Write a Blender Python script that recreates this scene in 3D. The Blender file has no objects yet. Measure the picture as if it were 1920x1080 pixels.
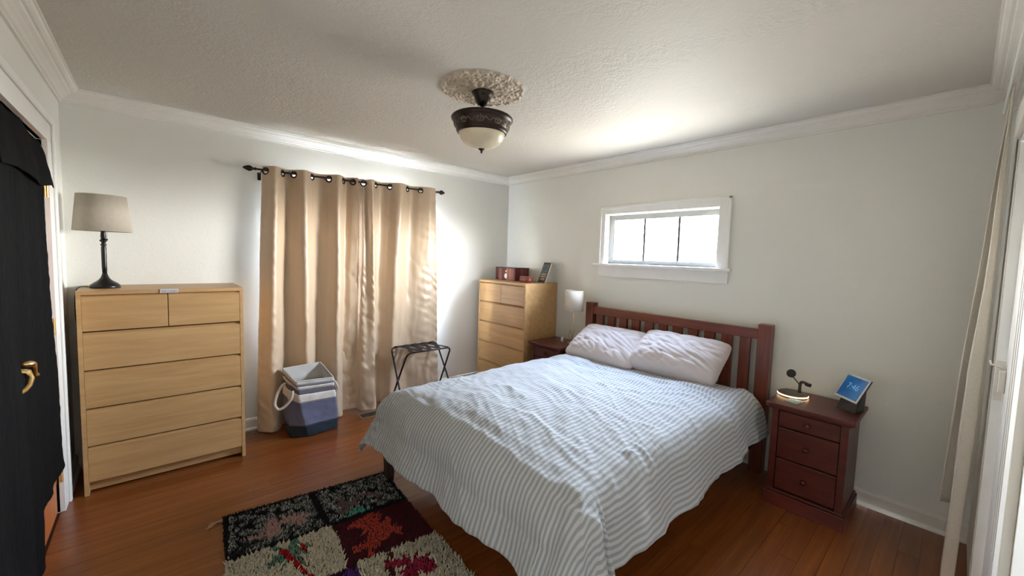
import bpy, bmesh, math, random
from math import sin, cos, pi, radians, sqrt
from mathutils import Vector, Matrix, noise
random.seed(7)
S = bpy.context.scene
COL = S.collection

# ------------------------------------------------------------------ camera
F = Vector((0.67109332, 0.73801458, -0.0704857))
R = Vector((0.74096891, -0.67082755, 0.0309107))
U = Vector((0.02447121, 0.07297168, 0.99703375))
cd = bpy.data.cameras.new('camera'); cam = bpy.data.objects.new('camera', cd); COL.objects.link(cam)
m = Matrix((R, U, -F)).transposed().to_4x4()
m.translation = Vector((-3.3048, -3.8998, 1.5049))
cam.matrix_world = m
cd.sensor_width = 36; cd.lens = 755.23 / 1920 * 36
cd.shift_x = -(975.55 - 960) / 1920; cd.shift_y = (535.28 - 540) / 1920
cd.clip_start = 0.02
S.camera = cam

# ------------------------------------------------------------------ world
W = bpy.data.worlds.new('world'); S.world = W; W.use_nodes = True
nt = W.node_tree; nt.nodes.clear()
tc = nt.nodes.new('ShaderNodeTexCoord'); sx = nt.nodes.new('ShaderNodeSeparateXYZ')
rp = nt.nodes.new('ShaderNodeValToRGB'); bg = nt.nodes.new('ShaderNodeBackground'); wo = nt.nodes.new('ShaderNodeOutputWorld')
rp.color_ramp.elements[0].position = 0.46; rp.color_ramp.elements[0].color = (0.17, 0.17, 0.155, 1)
rp.color_ramp.elements[1].position = 1.0; rp.color_ramp.elements[1].color = (0.26, 0.37, 0.58, 1)
for p_, c_ in ((0.50, (1.15, 1.17, 1.15, 1)), (0.58, (1.05, 1.12, 1.18, 1)), (0.70, (0.46, 0.55, 0.68, 1))):
    e_ = rp.color_ramp.elements.new(p_); e_.color = c_
mr = nt.nodes.new('ShaderNodeMapRange'); mr.inputs[1].default_value = -1; mr.inputs[2].default_value = 1
nt.links.new(tc.outputs['Generated'], sx.inputs[0]); nt.links.new(sx.outputs['Z'], mr.inputs[0])
nt.links.new(mr.outputs[0], rp.inputs[0]); nt.links.new(rp.outputs[0], bg.inputs[0]); nt.links.new(bg.outputs[0], wo.inputs[0])
bg.inputs[1].default_value = 9.0
S.view_settings.view_transform = 'Standard'; S.view_settings.look = 'None'
S.view_settings.gamma = 1; S.view_settings.use_curve_mapping = False
S.view_settings.exposure = 4.42

def portal(name, loc, rot, sx_, sy_):
    l = bpy.data.lights.new(name, 'AREA'); l.shape = 'RECTANGLE'; l.size = sx_; l.size_y = sy_
    l.cycles.is_portal = True
    o = bpy.data.objects.new(name, l); o.location = loc; o.rotation_euler = rot; COL.objects.link(o)
portal('daylight_portal', (0.10, -2.037, 1.706), (0, radians(90), 0), 0.60, 1.30)
portal('daylight_portal', (-1.92, 0.20, 1.35), (radians(-90), 0, 0), 1.50, 1.45)

# ------------------------------------------------------------------ materials
def srgb(r, g, b):
    f = lambda c: (c/255/12.92) if c/255 <= 0.04045 else ((c/255+0.055)/1.055)**2.4
    return (f(r), f(g), f(b), 1)
def newmat(name):
    mt = bpy.data.materials.new(name); mt.use_nodes = True
    return mt, mt.node_tree.nodes, mt.node_tree.links, mt.node_tree.nodes['Principled BSDF']
def coords(N, L, scale, use='Object', rnd=0.0):
    t = N.new('ShaderNodeTexCoord'); mp = N.new('ShaderNodeMapping'); mp.inputs['Scale'].default_value = scale
    if use == 'World':
        g = N.new('ShaderNodeNewGeometry'); src = g.outputs['Position']
    else: src = t.outputs[use]
    if rnd:
        oi = N.new('ShaderNodeObjectInfo'); mu = N.new('ShaderNodeMath'); mu.operation = 'MULTIPLY'; mu.inputs[1].default_value = rnd
        L.new(oi.outputs['Random'], mu.inputs[0])
        ad = N.new('ShaderNodeVectorMath'); ad.operation = 'ADD'
        L.new(src, ad.inputs[0]); L.new(mu.outputs[0], ad.inputs[1]); src = ad.outputs[0]
    L.new(src, mp.inputs[0]); return mp.outputs[0]
def mat(name, col, rough=0.5, var=0.06, scale=(8, 8, 8), bump=0.0, bscale=60, metal=0.0, spec=0.5, use='Object', coat=0.0, sheen=0.0, detail=4):
    """plain painted / cloth / metal surface with noise variation and fine relief"""
    mt, N, L, P = newmat(name)
    P.inputs['Roughness'].default_value = rough; P.inputs['Metallic'].default_value = metal
    P.inputs['Specular IOR Level'].default_value = spec; P.inputs['Coat Weight'].default_value = coat
    P.inputs['Sheen Weight'].default_value = sheen
    v = coords(N, L, scale, use)
    n = N.new('ShaderNodeTexNoise'); n.inputs['Scale'].default_value = 1; n.inputs['Detail'].default_value = detail; L.new(v, n.inputs[0])
    r = N.new('ShaderNodeValToRGB'); c = Vector(col[:3])
    r.color_ramp.elements[0].position = 0.3; r.color_ramp.elements[1].position = 0.7
    r.color_ramp.elements[0].color = (*(c*(1-var)), 1); r.color_ramp.elements[1].color = (*(c*(1+var)), 1)
    L.new(n.outputs[0], r.inputs[0]); L.new(r.outputs[0], P.inputs['Base Color'])
    if bump:
        v2 = coords(N, L, (bscale,)*3, use)
        n2 = N.new('ShaderNodeTexNoise'); n2.inputs['Scale'].default_value = 1; n2.inputs['Detail'].default_value = 5; L.new(v2, n2.inputs[0])
        b = N.new('ShaderNodeBump'); b.inputs['Strength'].default_value = bump; b.inputs['Distance'].default_value = 0.01
        L.new(n2.outputs[0], b.inputs['Height']); L.new(b.outputs[0], P.inputs['Normal'])
    return mt
def wood(name, c1, c2, rough=0.4, grain=(3, 40, 40), use='Object', rnd=0.0, c3=None, coat=0.0, spec=0.5, tint=0.0):
    mt, N, L, P = newmat(name)
    P.inputs['Roughness'].default_value = rough; P.inputs['Coat Weight'].default_value = coat; P.inputs['Specular IOR Level'].default_value = spec
    P.inputs['Coat Roughness'].default_value = 0.25
    v = coords(N, L, grain, use, rnd)
    n = N.new('ShaderNodeTexNoise'); n.inputs['Scale'].default_value = 1; n.inputs['Detail'].default_value = 6
    n.inputs['Roughness'].default_value = 0.6; n.inputs['Distortion'].default_value = 0.6; L.new(v, n.inputs[0])
    r = N.new('ShaderNodeValToRGB'); r.color_ramp.elements[0].position = 0.3; r.color_ramp.elements[1].position = 0.72
    r.color_ramp.elements[0].color = c1; r.color_ramp.elements[1].color = c2
    if c3:
        e = r.color_ramp.elements.new(0.52); e.color = c3
    L.new(n.outputs[0], r.inputs[0]); out = r.outputs[0]
    if tint:
        oi = N.new('ShaderNodeObjectInfo'); hs = N.new('ShaderNodeHueSaturation'); mrr = N.new('ShaderNodeMapRange')
        mrr.inputs[3].default_value = 1-tint; mrr.inputs[4].default_value = 1+tint
        L.new(oi.outputs['Random'], mrr.inputs[0]); L.new(mrr.outputs[0], hs.inputs['Value']); L.new(out, hs.inputs['Color']); out = hs.outputs[0]
    L.new(out, P.inputs['Base Color'])
    b = N.new('ShaderNodeBump'); b.inputs['Strength'].default_value = 0.08; b.inputs['Distance'].default_value = 0.004
    L.new(n.outputs[0], b.inputs['Height']); L.new(b.outputs[0], P.inputs['Normal'])
    return mt

def plaster(name, col, bump, scales, spec=0.3, patch=False):
    mt, N, L, P = newmat(name)
    P.inputs['Roughness'].default_value = 0.6; P.inputs['Specular IOR Level'].default_value = spec
    v = coords(N, L, (1, 1, 1), 'World')
    n0 = N.new('ShaderNodeTexNoise'); n0.inputs['Scale'].default_value = 1.3; n0.inputs['Detail'].default_value = 3; L.new(v, n0.inputs[0])
    r = N.new('ShaderNodeValToRGB'); c = Vector(col[:3])
    r.color_ramp.elements[0].color = (*(c*0.97), 1); r.color_ramp.elements[1].color = (*(c*1.02), 1)
    L.new(n0.outputs[0], r.inputs[0]); L.new(r.outputs[0], P.inputs['Base Color'])
    a = N.new('ShaderNodeTexNoise'); a.inputs['Scale'].default_value = scales[0]; a.inputs['Detail'].default_value = 4; L.new(v, a.inputs[0])
    bb = N.new('ShaderNodeTexNoise'); bb.inputs['Scale'].default_value = scales[1]; bb.inputs['Detail'].default_value = 2; L.new(v, bb.inputs[0])
    mx = N.new('ShaderNodeMath'); mx.operation = 'ADD'; L.new(a.outputs[0], mx.inputs[0]); L.new(bb.outputs[0], mx.inputs[1])
    h = mx.outputs[0]
    bm_ = N.new('ShaderNodeBump'); bm_.inputs['Strength'].default_value = bump; bm_.inputs['Distance'].default_value = 0.006
    if patch:   # the knock-down texture comes and goes in trowelled patches
        p = N.new('ShaderNodeTexNoise'); p.inputs['Scale'].default_value = 0.9; p.inputs['Detail'].default_value = 2; p.inputs['Distortion'].default_value = 1.2; L.new(v, p.inputs[0])
        pr = N.new('ShaderNodeMapRange'); pr.inputs[1].default_value = 0.35; pr.inputs[2].default_value = 0.65; pr.inputs[3].default_value = 0.15; pr.inputs[4].default_value = bump
        L.new(p.outputs[0], pr.inputs[0]); L.new(pr.outputs[0], bm_.inputs['Strength'])
    L.new(h, bm_.inputs['Height']); L.new(bm_.outputs[0], P.inputs['Normal'])
    return mt

MAT = {}
MAT['wall'] = plaster('wall_paint', srgb(227, 225, 217), 0.10, (35, 90))
MAT['ceil'] = plaster('ceiling_plaster', srgb(208, 202, 192), 0.75, (26, 80), patch=True)
MAT['trim'] = mat('trim_paint', srgb(226, 221, 212), 0.42, 0.02, use='World', bump=0.05, bscale=30)
MAT['white'] = mat('white_gloss_paint', srgb(235, 233, 228), 0.35, 0.02, use='World')
MAT['floorbase'] = mat('floor_gap', srgb(70, 32, 12), 0.7, 0.1)
MAT['floor'] = wood('floor_oak', srgb(112, 58, 20), srgb(148, 84, 34), 0.32, (1.6, 30, 30), 'World', 9.0, srgb(130, 69, 24), coat=0.5, tint=0.07)
MAT['maple'] = wood('maple_veneer', srgb(174, 134, 88), srgb(196, 158, 108), 0.42, (2.2, 22, 24), 'Object', 3.0, srgb(186, 146, 97))
MAT['maple_dark'] = mat('maple_inside', srgb(120, 88, 55), 0.7, 0.05)
MAT['cherry'] = wood('cherry_wood', srgb(92, 42, 27), srgb(122, 62, 41), 0.36, (30, 30, 3), 'Object', 5.0, srgb(108, 51, 33), coat=0.2)
MAT['cherryh'] = wood('cherry_wood_flat', srgb(92, 42, 27), srgb(124, 62, 41), 0.34, (3, 34, 34), 'Object', 5.0, srgb(108, 51, 33), coat=0.25)
MAT['cherryy'] = wood('cherry_wood_rail', srgb(92, 42, 27), srgb(124, 62, 41), 0.34, (34, 3, 34), 'Object', 5.0, srgb(108, 51, 33), coat=0.25)
MAT['nsh'] = wood('nightstand_wood', srgb(64, 17, 8), srgb(98, 33, 17), 0.40, (3, 34, 34), 'Object', 5.0, srgb(80, 24, 12), coat=0.08)
MAT['darkwood'] = mat('dark_bed_wood', srgb(42, 24, 18), 0.5, 0.1)
MAT['doorwood'] = wood('door_wood', srgb(168, 92, 48), srgb(206, 128, 76), 0.4, (30, 30, 2.5), 'World', 0, srgb(190, 110, 60), coat=0.2)
MAT['brass'] = mat('brass', srgb(236, 202, 140), 0.26, 0.08, metal=1.0)
MAT['bronze'] = mat('dark_bronze', srgb(52, 42, 36), 0.38, 0.2, metal=0.7, scale=(60, 60, 60))
MAT['bronzeh'] = mat('bronze_pale', srgb(120, 104, 92), 0.4, 0.3, metal=0.7, scale=(120, 120, 120))  # paler bronze for the scroll ornaments
MAT['blackmetal'] = mat('black_metal', srgb(26, 22, 22), 0.32, 0.1, metal=0.3)
MAT['blackcloth'] = mat('black_cloth', srgb(20, 20, 21), 0.95, 0.35, (300, 300, 300), bump=0.5, bscale=420, spec=0.08)
MAT['blackplastic'] = mat('black_plastic', srgb(24, 24, 26), 0.4, 0.05)
MAT['satin'] = mat('satin_curtain', srgb(200, 175, 147), 0.40, 0.04, (20, 20, 3), bump=0.10, bscale=25, spec=0.6, sheen=0.2)
MAT['lining'] = mat('curtain_added_backing', srgb(226, 228, 232), 0.9, 0.02)  # unseen pale backing, added to keep light leaking past the curtains cool
MAT['linen'] = mat('linen_curtain', srgb(214, 205, 190), 0.8, 0.04, (90, 90, 90), bump=0.15, bscale=160)
MAT['shade'] = mat('lamp_shade_linen', srgb(176, 166, 150), 0.9, 0.06, (180, 180, 30), bump=0.1, bscale=200)
MAT['shadew'] = mat('lamp_shade_white', srgb(212, 203, 188), 0.85, 0.02)
MAT['pillow'] = mat('pillow_cotton', srgb(200, 190, 188), 0.85, 0.03, (6, 6, 6), bump=0.12, bscale=14, sheen=0.1)
MAT['sheet'] = mat('mattress_sheet', srgb(226, 222, 218), 0.85, 0.02)
MAT['plaster'] = mat('medallion_plaster', srgb(196, 180, 160), 0.6, 0.22, (70, 70, 70))
MAT['glassbowl'] = mat('alabaster_glass', srgb(222, 208, 178), 0.28, 0.10, (14, 14, 14), spec=0.6)
MAT['redbox'] = mat('small_red_wood', srgb(128, 56, 38), 0.35, 0.2, (40, 10, 60))
MAT['paper'] = mat('paper_edges', srgb(214, 200, 176), 0.8, 0.06, (10, 400, 10))
MAT['cordm'] = mat('cord_rubber', srgb(34, 28, 26), 0.6, 0.05)
MAT['vent'] = mat('vent_metal', srgb(96, 78, 58), 0.5, 0.2, metal=0.5)
MAT['silver'] = mat('bright_metal', srgb(190, 186, 178), 0.25, 0.05, metal=1.0)

def glass():
    mt, N, L, P = newmat('window_glass')
    N.remove(P); o = N['Material Output']
    a = N.new('ShaderNodeBsdfTransparent'); g = N.new('ShaderNodeBsdfGlossy'); g.inputs['Roughness'].default_value = 0.03
    lw = N.new('ShaderNodeLayerWeight'); lw.inputs[0].default_value = 0.5; mx = N.new('ShaderNodeMixShader')
    pw_ = N.new('ShaderNodeMath'); pw_.operation = 'POWER'; pw_.inputs[1].default_value = 5; fr = N.new('ShaderNodeMath'); fr.operation = 'MULTIPLY_ADD'; fr.inputs[1].default_value = 0.9; fr.inputs[2].default_value = 0.03
    L.new(lw.outputs['Facing'], pw_.inputs[0]); L.new(pw_.outputs[0], fr.inputs[0]); L.new(fr.outputs[0], mx.inputs[0]); L.new(a.outputs[0], mx.inputs[1]); L.new(g.outputs[0], mx.inputs[2]); L.new(mx.outputs[0], o.inputs[0])
    return mt
MAT['glass'] = glass()
def emit(name, col, s):
    mt, N, L, P = newmat(name)
    P.inputs['Base Color'].default_value = col; P.inputs['Emission Color'].default_value = col; P.inputs['Emission Strength'].default_value = s
    return mt
MAT['ring'] = emit('led_ring', srgb(255, 220, 160), 0.30)

def stripes():
    mt, N, L, P = newmat('ticking_stripe_cotton')
    P.inputs['Roughness'].default_value = 0.9; P.inputs['Sheen Weight'].default_value = 0.1; P.inputs['Specular IOR Level'].default_value = 0.25
    uv = N.new('ShaderNodeUVMap'); s = N.new('ShaderNodeSeparateXYZ'); L.new(uv.outputs[0], s.inputs[0])
    mu = N.new('ShaderNodeMath'); mu.operation = 'MULTIPLY'; mu.inputs[1].default_value = 2*pi/0.026; L.new(s.outputs['X'], mu.inputs[0])
    si = N.new('ShaderNodeMath'); si.operation = 'SINE'; L.new(mu.outputs[0], si.inputs[0])
    r = N.new('ShaderNodeValToRGB'); mr_ = N.new('ShaderNodeMapRange'); mr_.inputs[1].default_value = -1; mr_.inputs[2].default_value = 1
    L.new(si.outputs[0], mr_.inputs[0]); L.new(mr_.outputs[0], r.inputs[0])
    r.color_ramp.elements[0].position = 0.42; r.color_ramp.elements[0].color = srgb(186, 186, 187)
    r.color_ramp.elements[1].position = 0.64; r.color_ramp.elements[1].color = srgb(150, 153, 154)
    L.new(r.outputs[0], P.inputs['Base Color'])
    t = N.new('ShaderNodeTexNoise'); t.inputs['Scale'].default_value = 16; t.inputs['Detail'].default_value = 5
    mp = coords(N, L, (1, 1, 1), 'Object'); L.new(mp, t.inputs[0])
    b = N.new('ShaderNodeBump'); b.inputs['Strength'].default_value = 0.5; b.inputs['Distance'].default_value = 0.012
    L.new(t.outputs[0], b.inputs['Height']); L.new(b.outputs[0], P.inputs['Normal'])
    return mt
MAT['duvet'] = stripes()
def vcol(name, rough=0.9, layer='Col'):
    mt, N, L, P = newmat(name); P.inputs['Roughness'].default_value = rough; P.inputs['Specular IOR Level'].default_value = 0.2
    a = N.new('ShaderNodeVertexColor'); a.layer_name = layer; L.new(a.outputs[0], P.inputs['Base Color']); return mt
MAT['rugpile'] = vcol('rug_wool')
def banded(name, axis, stops, rough=0.4, use='Object', off=0.0, rng=1.0):
    """hard-edged bands along one object axis: real coloured strips of the thing"""
    mt, N, L, P = newmat(name); P.inputs['Roughness'].default_value = rough
    t = N.new('ShaderNodeTexCoord'); s = N.new('ShaderNodeSeparateXYZ'); L.new(t.outputs[use], s.inputs[0])
    mr_ = N.new('ShaderNodeMapRange'); mr_.inputs[1].default_value = off; mr_.inputs[2].default_value = off+rng
    L.new(s.outputs[axis], mr_.inputs[0]); r = N.new('ShaderNodeValToRGB'); r.color_ramp.interpolation = 'CONSTANT'
    els = r.color_ramp.elements
    els[0].position = stops[0][0]; els[0].color = stops[0][1]; els[1].position = stops[1][0]; els[1].color = stops[1][1]
    for p, c in stops[2:]:
        e = els.new(p); e.color = c
    L.new(mr_.outputs[0], r.inputs[0]); L.new(r.outputs[0], P.inputs['Base Color']); return mt

# ------------------------------------------------------------------ mesh helpers
class MB:
    def __init__(s): s.v = []; s.f = []; s.uv = None
    def add(s, vs, fs):
        o = len(s.v); s.v += [Vector(p) for p in vs]; s.f += [tuple(i+o for i in f) for f in fs]; return s
    def box(s, x0, x1, y0, y1, z0, z1):
        return s.add([(x0,y0,z0),(x1,y0,z0),(x1,y1,z0),(x0,y1,z0),(x0,y0,z1),(x1,y0,z1),(x1,y1,z1),(x0,y1,z1)],
                     [(0,3,2,1),(4,5,6,7),(0,1,5,4),(1,2,6,5),(2,3,7,6),(3,0,4,7)])
    def hexa(s, p): return s.add(p, [(0,3,2,1),(4,5,6,7),(0,1,5,4),(1,2,6,5),(2,3,7,6),(3,0,4,7)])
    def tube(s, pts, r, n=10, rs=None, flat=1.0):
        pts = [Vector(p) for p in pts]; k = len(pts); vs = []; fs = []
        up = Vector((0.13, 0.21, 0.97))
        prev = None
        for i, p in enumerate(pts):
            t = (pts[min(i+1, k-1)]-pts[max(i-1, 0)]).normalized()
            a = t.cross(up) if prev is None else prev - t*prev.dot(t)
            if a.length < 1e-4: a = t.cross(Vector((1, 0, 0)))
            a.normalize(); prev = a; b = t.cross(a)
            rr = rs[i] if rs else r
            for j in range(n):
                w = 2*pi*j/n; vs.append(p + a*rr*cos(w) + b*rr*flat*sin(w))
        for i in range(k-1):
            for j in range(n):
                fs.append((i*n+j, i*n+(j+1)%n, (i+1)*n+(j+1)%n, (i+1)*n+j))
        fs.append(tuple(range(n))[::-1]); fs.append(tuple((k-1)*n+j for j in range(n)))
        return s.add(vs, fs)
    def lathe(s, prof, c=(0, 0, 0), n=32, fn=None, close=True):
        vs = []; fs = []; k = len(prof)
        for i, (r, z) in enumerate(prof):
            for j in range(n):
                a = 2*pi*j/n; dr, dz = fn(i, a) if fn else (0, 0)
                vs.append((c[0]+(r+dr)*cos(a), c[1]+(r+dr)*sin(a), c[2]+z+dz))
        for i in range(k-1):
            for j in range(n): fs.append((i*n+j, i*n+(j+1)%n, (i+1)*n+(j+1)%n, (i+1)*n+j))
        if close:
            if prof[0][0] > 1e-5: fs.append(tuple(range(n))[::-1])
            if prof[-1][0] > 1e-5: fs.append(tuple((k-1)*n+j for j in range(n)))
        return s.add(vs, fs)
    def prism(s, poly, fn0, fn1):
        n = len(poly); vs = [fn0(*p) for p in poly]+[fn1(*p) for p in poly]
        return s.add(vs, [tuple(range(n))[::-1], tuple(range(n, 2*n))]+[(i, (i+1)%n, n+(i+1)%n, n+i) for i in range(n)])
    def grid(s, nu, nv, fn, skip=None):
        vs = [fn(i/nu, j/nv) for j in range(nv+1) for i in range(nu+1)]; fs = []
        for j in range(nv):
            for i in range(nu):
                f = (j*(nu+1)+i, j*(nu+1)+i+1, (j+1)*(nu+1)+i+1, (j+1)*(nu+1)+i)
                if skip and skip(sum((Vector(vs[q]) for q in f), Vector())/4): continue
                fs.append(f)
        return s.add(vs, fs)
    def xf(s, M):
        s.v = [M @ p for p in s.v]; return s

def finish(o, me, smooth, bevel, solid):
    if smooth:
        me.polygons.foreach_set('use_smooth', [True]*len(me.polygons))
        if smooth != 'all':
            try: me.set_sharp_from_angle(angle=radians(40))
            except Exception: pass
    if solid:
        md = o.modifiers.new('Solidify', 'SOLIDIFY'); md.thickness = solid; md.offset = 0
    if bevel:
        md = o.modifiers.new('Bevel', 'BEVEL'); md.width = bevel; md.segments = 2; md.limit_method = 'ANGLE'; md.harden_normals = False

def obj(name, mb, material, parent=None, smooth=False, bevel=0, solid=0, label=None, fixn=True):
    """links one mesh object; vertices are given in world space (or in the parent's frame when parent has local=True)"""
    off = Vector((0, 0, 0)); q = parent
    while q is not None:
        if not q.get('_local'): off += q.location
        q = q.parent
    if parent is None:   # origin at the base centre of the thing
        xs = [p.x for p in mb.v]; ys = [p.y for p in mb.v]; zs = [p.z for p in mb.v]
        off = Vector(((min(xs)+max(xs))/2, (min(ys)+max(ys))/2, min(zs)))
    me = bpy.data.meshes.new(name); me.from_pydata([p-off for p in mb.v], [], mb.f)
    if fixn:
        b = bmesh.new(); b.from_mesh(me); bmesh.ops.recalc_face_normals(b, faces=b.faces); b.to_mesh(me); b.free()
    me.materials.append(MAT[material] if isinstance(material, str) else material)
    o = bpy.data.objects.new(name, me); COL.objects.link(o)
    if parent is None: o.location = off
    else: o.parent = parent
    finish(o, me, smooth, bevel, solid)
    if label: o['label'] = label
    return o
def tag(o, label, cat, group=None):
    o['label'] = label; o['category'] = cat
    if group: o['group'] = group
    return o
def thing(name, loc, label, cat, group=None, rz=0, local=False):
    o = bpy.data.objects.new(name, None); COL.objects.link(o); o.location = loc; o.rotation_euler = (0, 0, rz)
    o.empty_display_size = 0.1
    if local: o['_local'] = True
    return tag(o, label, cat, group)
def struct(name, mb, material, parent=None, **k):
    o = obj(name, mb, material, parent, **k)
    if parent is None: o['kind'] = 'structure'
    return o
def sroot(name, loc):
    o = bpy.data.objects.new(name, None); COL.objects.link(o); o.location = loc; o['kind'] = 'structure'; return o
def copy_tree(o, parent=None):
    c = o.copy(); COL.objects.link(c); c.parent = parent
    for ch in list(o.children): copy_tree(ch, c)
    return c
def lerp(a, b, t): return a+(b-a)*t
def interp(xs, ys, x):
    if x <= xs[0]: return ys[0]
    for i in range(len(xs)-1):
        if x <= xs[i+1]: return lerp(ys[i], ys[i+1], (x-xs[i])/(xs[i+1]-xs[i]))
    return ys[-1]
def crom(pts, t):
    """catmull-rom through 2-D points, t in 0..1"""
    n = len(pts)-1; f = min(max(t, 0), 0.99999)*n; i = int(f); u = f-i
    p0 = pts[max(i-1, 0)]; p1 = pts[i]; p2 = pts[i+1]; p3 = pts[min(i+2, n)]
    return tuple(0.5*((2*p1[k])+(-p0[k]+p2[k])*u+(2*p0[k]-5*p1[k]+4*p2[k]-p3[k])*u*u+(-p0[k]+3*p1[k]-3*p2[k]+p3[k])*u**3) for k in range(len(p1)))
def nz(x, y, z=0): return noise.noise(Vector((x, y, z)))

# ------------------------------------------------------------------ room shell
RW, RD, RH = 3.73, 4.016, 2.47      # x -3.73..0, y -4.016..0
T = 0.14
def wall_with_hole(name, axis, val, a0, a1, z1, holes, sign, fill='wall', T=0.14):
    """wall slab in plane axis=val; a runs along the other axis; holes = [(a0,a1,z0,z1)]"""
    mb = MB(); edges = sorted({a0, a1, *[h[0] for h in holes], *[h[1] for h in holes]})
    for i in range(len(edges)-1):
        p, q = edges[i], edges[i+1]; mid = (p+q)/2; segs = [(0, z1)]
        for h in holes:
            if h[0] < mid < h[1]: segs = [(0, h[2]), (h[3], z1)]
        for s0, s1 in segs:
            if s1-s0 < 1e-4: continue
            lo, hi = (val, val+sign*T) if sign > 0 else (val+sign*T, val)
            if axis == 'x': mb.box(lo, hi, p, q, s0, s1)
            else: mb.box(p, q, lo, hi, s0, s1)
    # weld the strips so no seams show
    b = bmesh.new(); vs = [b.verts.new(p) for p in mb.v]
    for f in mb.f: b.faces.new([vs[i] for i in f])
    bmesh.ops.remove_doubles(b, verts=b.verts, dist=1e-5)
    me = bpy.data.meshes.new(name); b.to_mesh(me); b.free(); me.materials.append(MAT[fill])
    o = bpy.data.objects.new(name, me); COL.objects.link(o); o['kind'] = 'structure'; return o
wall_with_hole('wall_back', 'y', 0, -RW-T, T, RH, [(-2.40, -1.28, 0.78, 1.88)], 1)
wall_with_hole('wall_right', 'x', 0, -RD-T, 0, RH, [(-2.575, -1.50, 1.467, 1.945)], 1, T=0.065)
wall_with_hole('wall_left', 'x', -RW, -RD-T, 0, RH, [(-2.12, -0.60, 0.0, 2.045)], -1)
wall_with_hole('wall_front', 'y', -RD, -RW, 0, RH, [(-1.80, -0.62, 0.0, 2.06)], -1)
struct('ceiling', MB().box(-RW-T, T, -RD-T, T, RH, RH+0.1), 'ceil')

# unseen closet shell, added to stop light leaking under the double doors
cl_ = MB(); cl_.box(-4.45, -4.35, -2.35, -0.35, 0, RH); cl_.box(-4.35, -RW-T, -0.45, -0.35, 0, RH); cl_.box(-4.35, -RW-T, -2.35, -2.25, 0, RH); cl_.box(-4.35, -RW-T, -2.25, -0.45, RH, RH+0.1); cl_.box(-4.35, -RW-T, -2.25, -0.45, -0.10, -0.003)
struct('closet_light_block', cl_, 'wall')
fl = struct('floor', MB().box(-RW-T, T, -RD-T, T, -0.10, -0.003), 'floorbase')
pw = 0.083; y = -RD-0.0; unit = None
rr = random.Random(3)
while y < 0.0:
    x = -RW - rr.random()*0.9
    y1 = min(y+pw, 0.0)
    while x < 0:
        L_ = 0.8+rr.random()*0.9; xa = max(x, -RW); xb = min(x+L_, 0.0); x += L_
        if xb-xa < 0.05: continue
        if unit is None:
            b = MB().box(-0.5, 0.5, -0.5, 0.5, -1, 0); unit = bpy.data.meshes.new('plank'); unit.from_pydata(b.v, [], b.f); unit.materials.append(MAT['floor'])
        o = bpy.data.objects.new('plank', unit); COL.objects.link(o); o.parent = fl
        o.location = Vector(((xa+xb)/2, (y+y1)/2, rr.uniform(-0.0004, 0.0))) - fl.location
        o.scale = (xb-xa-0.0016, y1-y-0.0014, 0.008)
    y = y1

def crown(name, p0, p1, inward, m0, m1):
    """crown moulding from p0 to p1 along a wall; inward = unit vector into the room; mitred ends"""
    p0 = Vector(p0); p1 = Vector(p1); d = (p1-p0).normalized(); inn = Vector(inward)
    H = 0.084; D = 0.098
    prof = [(0, RH-H), (0.012, RH-H), (0.014, RH-H+0.010), (0.022, RH-H+0.014), (0.030, RH-H+0.026), (0.046, RH-H+0.040), (0.060, RH-H+0.048),
            (0.064, RH-0.030), (0.074, RH-0.028), (0.086, RH-0.020), (0.090, RH-0.010), (D, RH-0.008), (D, RH), (0, RH)]
    mb = MB(); n = len(prof)
    vs = [p0+inn*a+d*(a*m0)+Vector((0, 0, z)) for a, z in prof]+[p1+inn*a-d*(a*m1)+Vector((0, 0, z)) for a, z in prof]
    mb.add(vs, [tuple(range(n)), tuple(range(n, 2*n))[::-1]]+[(i, (i+1)%n, n+(i+1)%n, n+i) for i in range(n)])
    struct(name, mb, 'trim')
crown('trim_1', (-RW, 0, 0), (0, 0, 0), (0, -1, 0), 1, 1)
crown('trim_2', (0, 0, 0), (0, -RD, 0), (-1, 0, 0), 1, 1)
crown('trim_3', (-RW, -RD, 0), (-RW, 0, 0), (1, 0, 0), 1, 1)
crown('trim_4', (0, -RD, 0), (-RW, -RD, 0), (0, 1, 0), 1, 1)

def base(name, axis, val, a0, a1, s):
    prof = [(0, 0), (0.026, 0), (0.026, 0.010), (0.020, 0.020), (0.014, 0.024), (0.014, 0.082), (0.008, 0.096), (0, 0.100)]
    mb = MB()
    if axis == 'x': mb.prism(prof, lambda a, z: (val+s*a, a0, z), lambda a, z: (val+s*a, a1, z))
    else: mb.prism(prof, lambda a, z: (a0, val+s*a, z), lambda a, z: (a1, val+s*a, z))
    return struct(name, mb, 'trim')
base('baseboard_back', 'y', 0, -RW+0.03, 0, -1)
base('baseboard_right', 'x', 0, -RD, -0.03, -1)
base('baseboard_left', 'x', -RW, -0.46, 0.0, 1)
base('baseboard_front', 'y', -RD, -RW, -1.93, 1)

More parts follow.
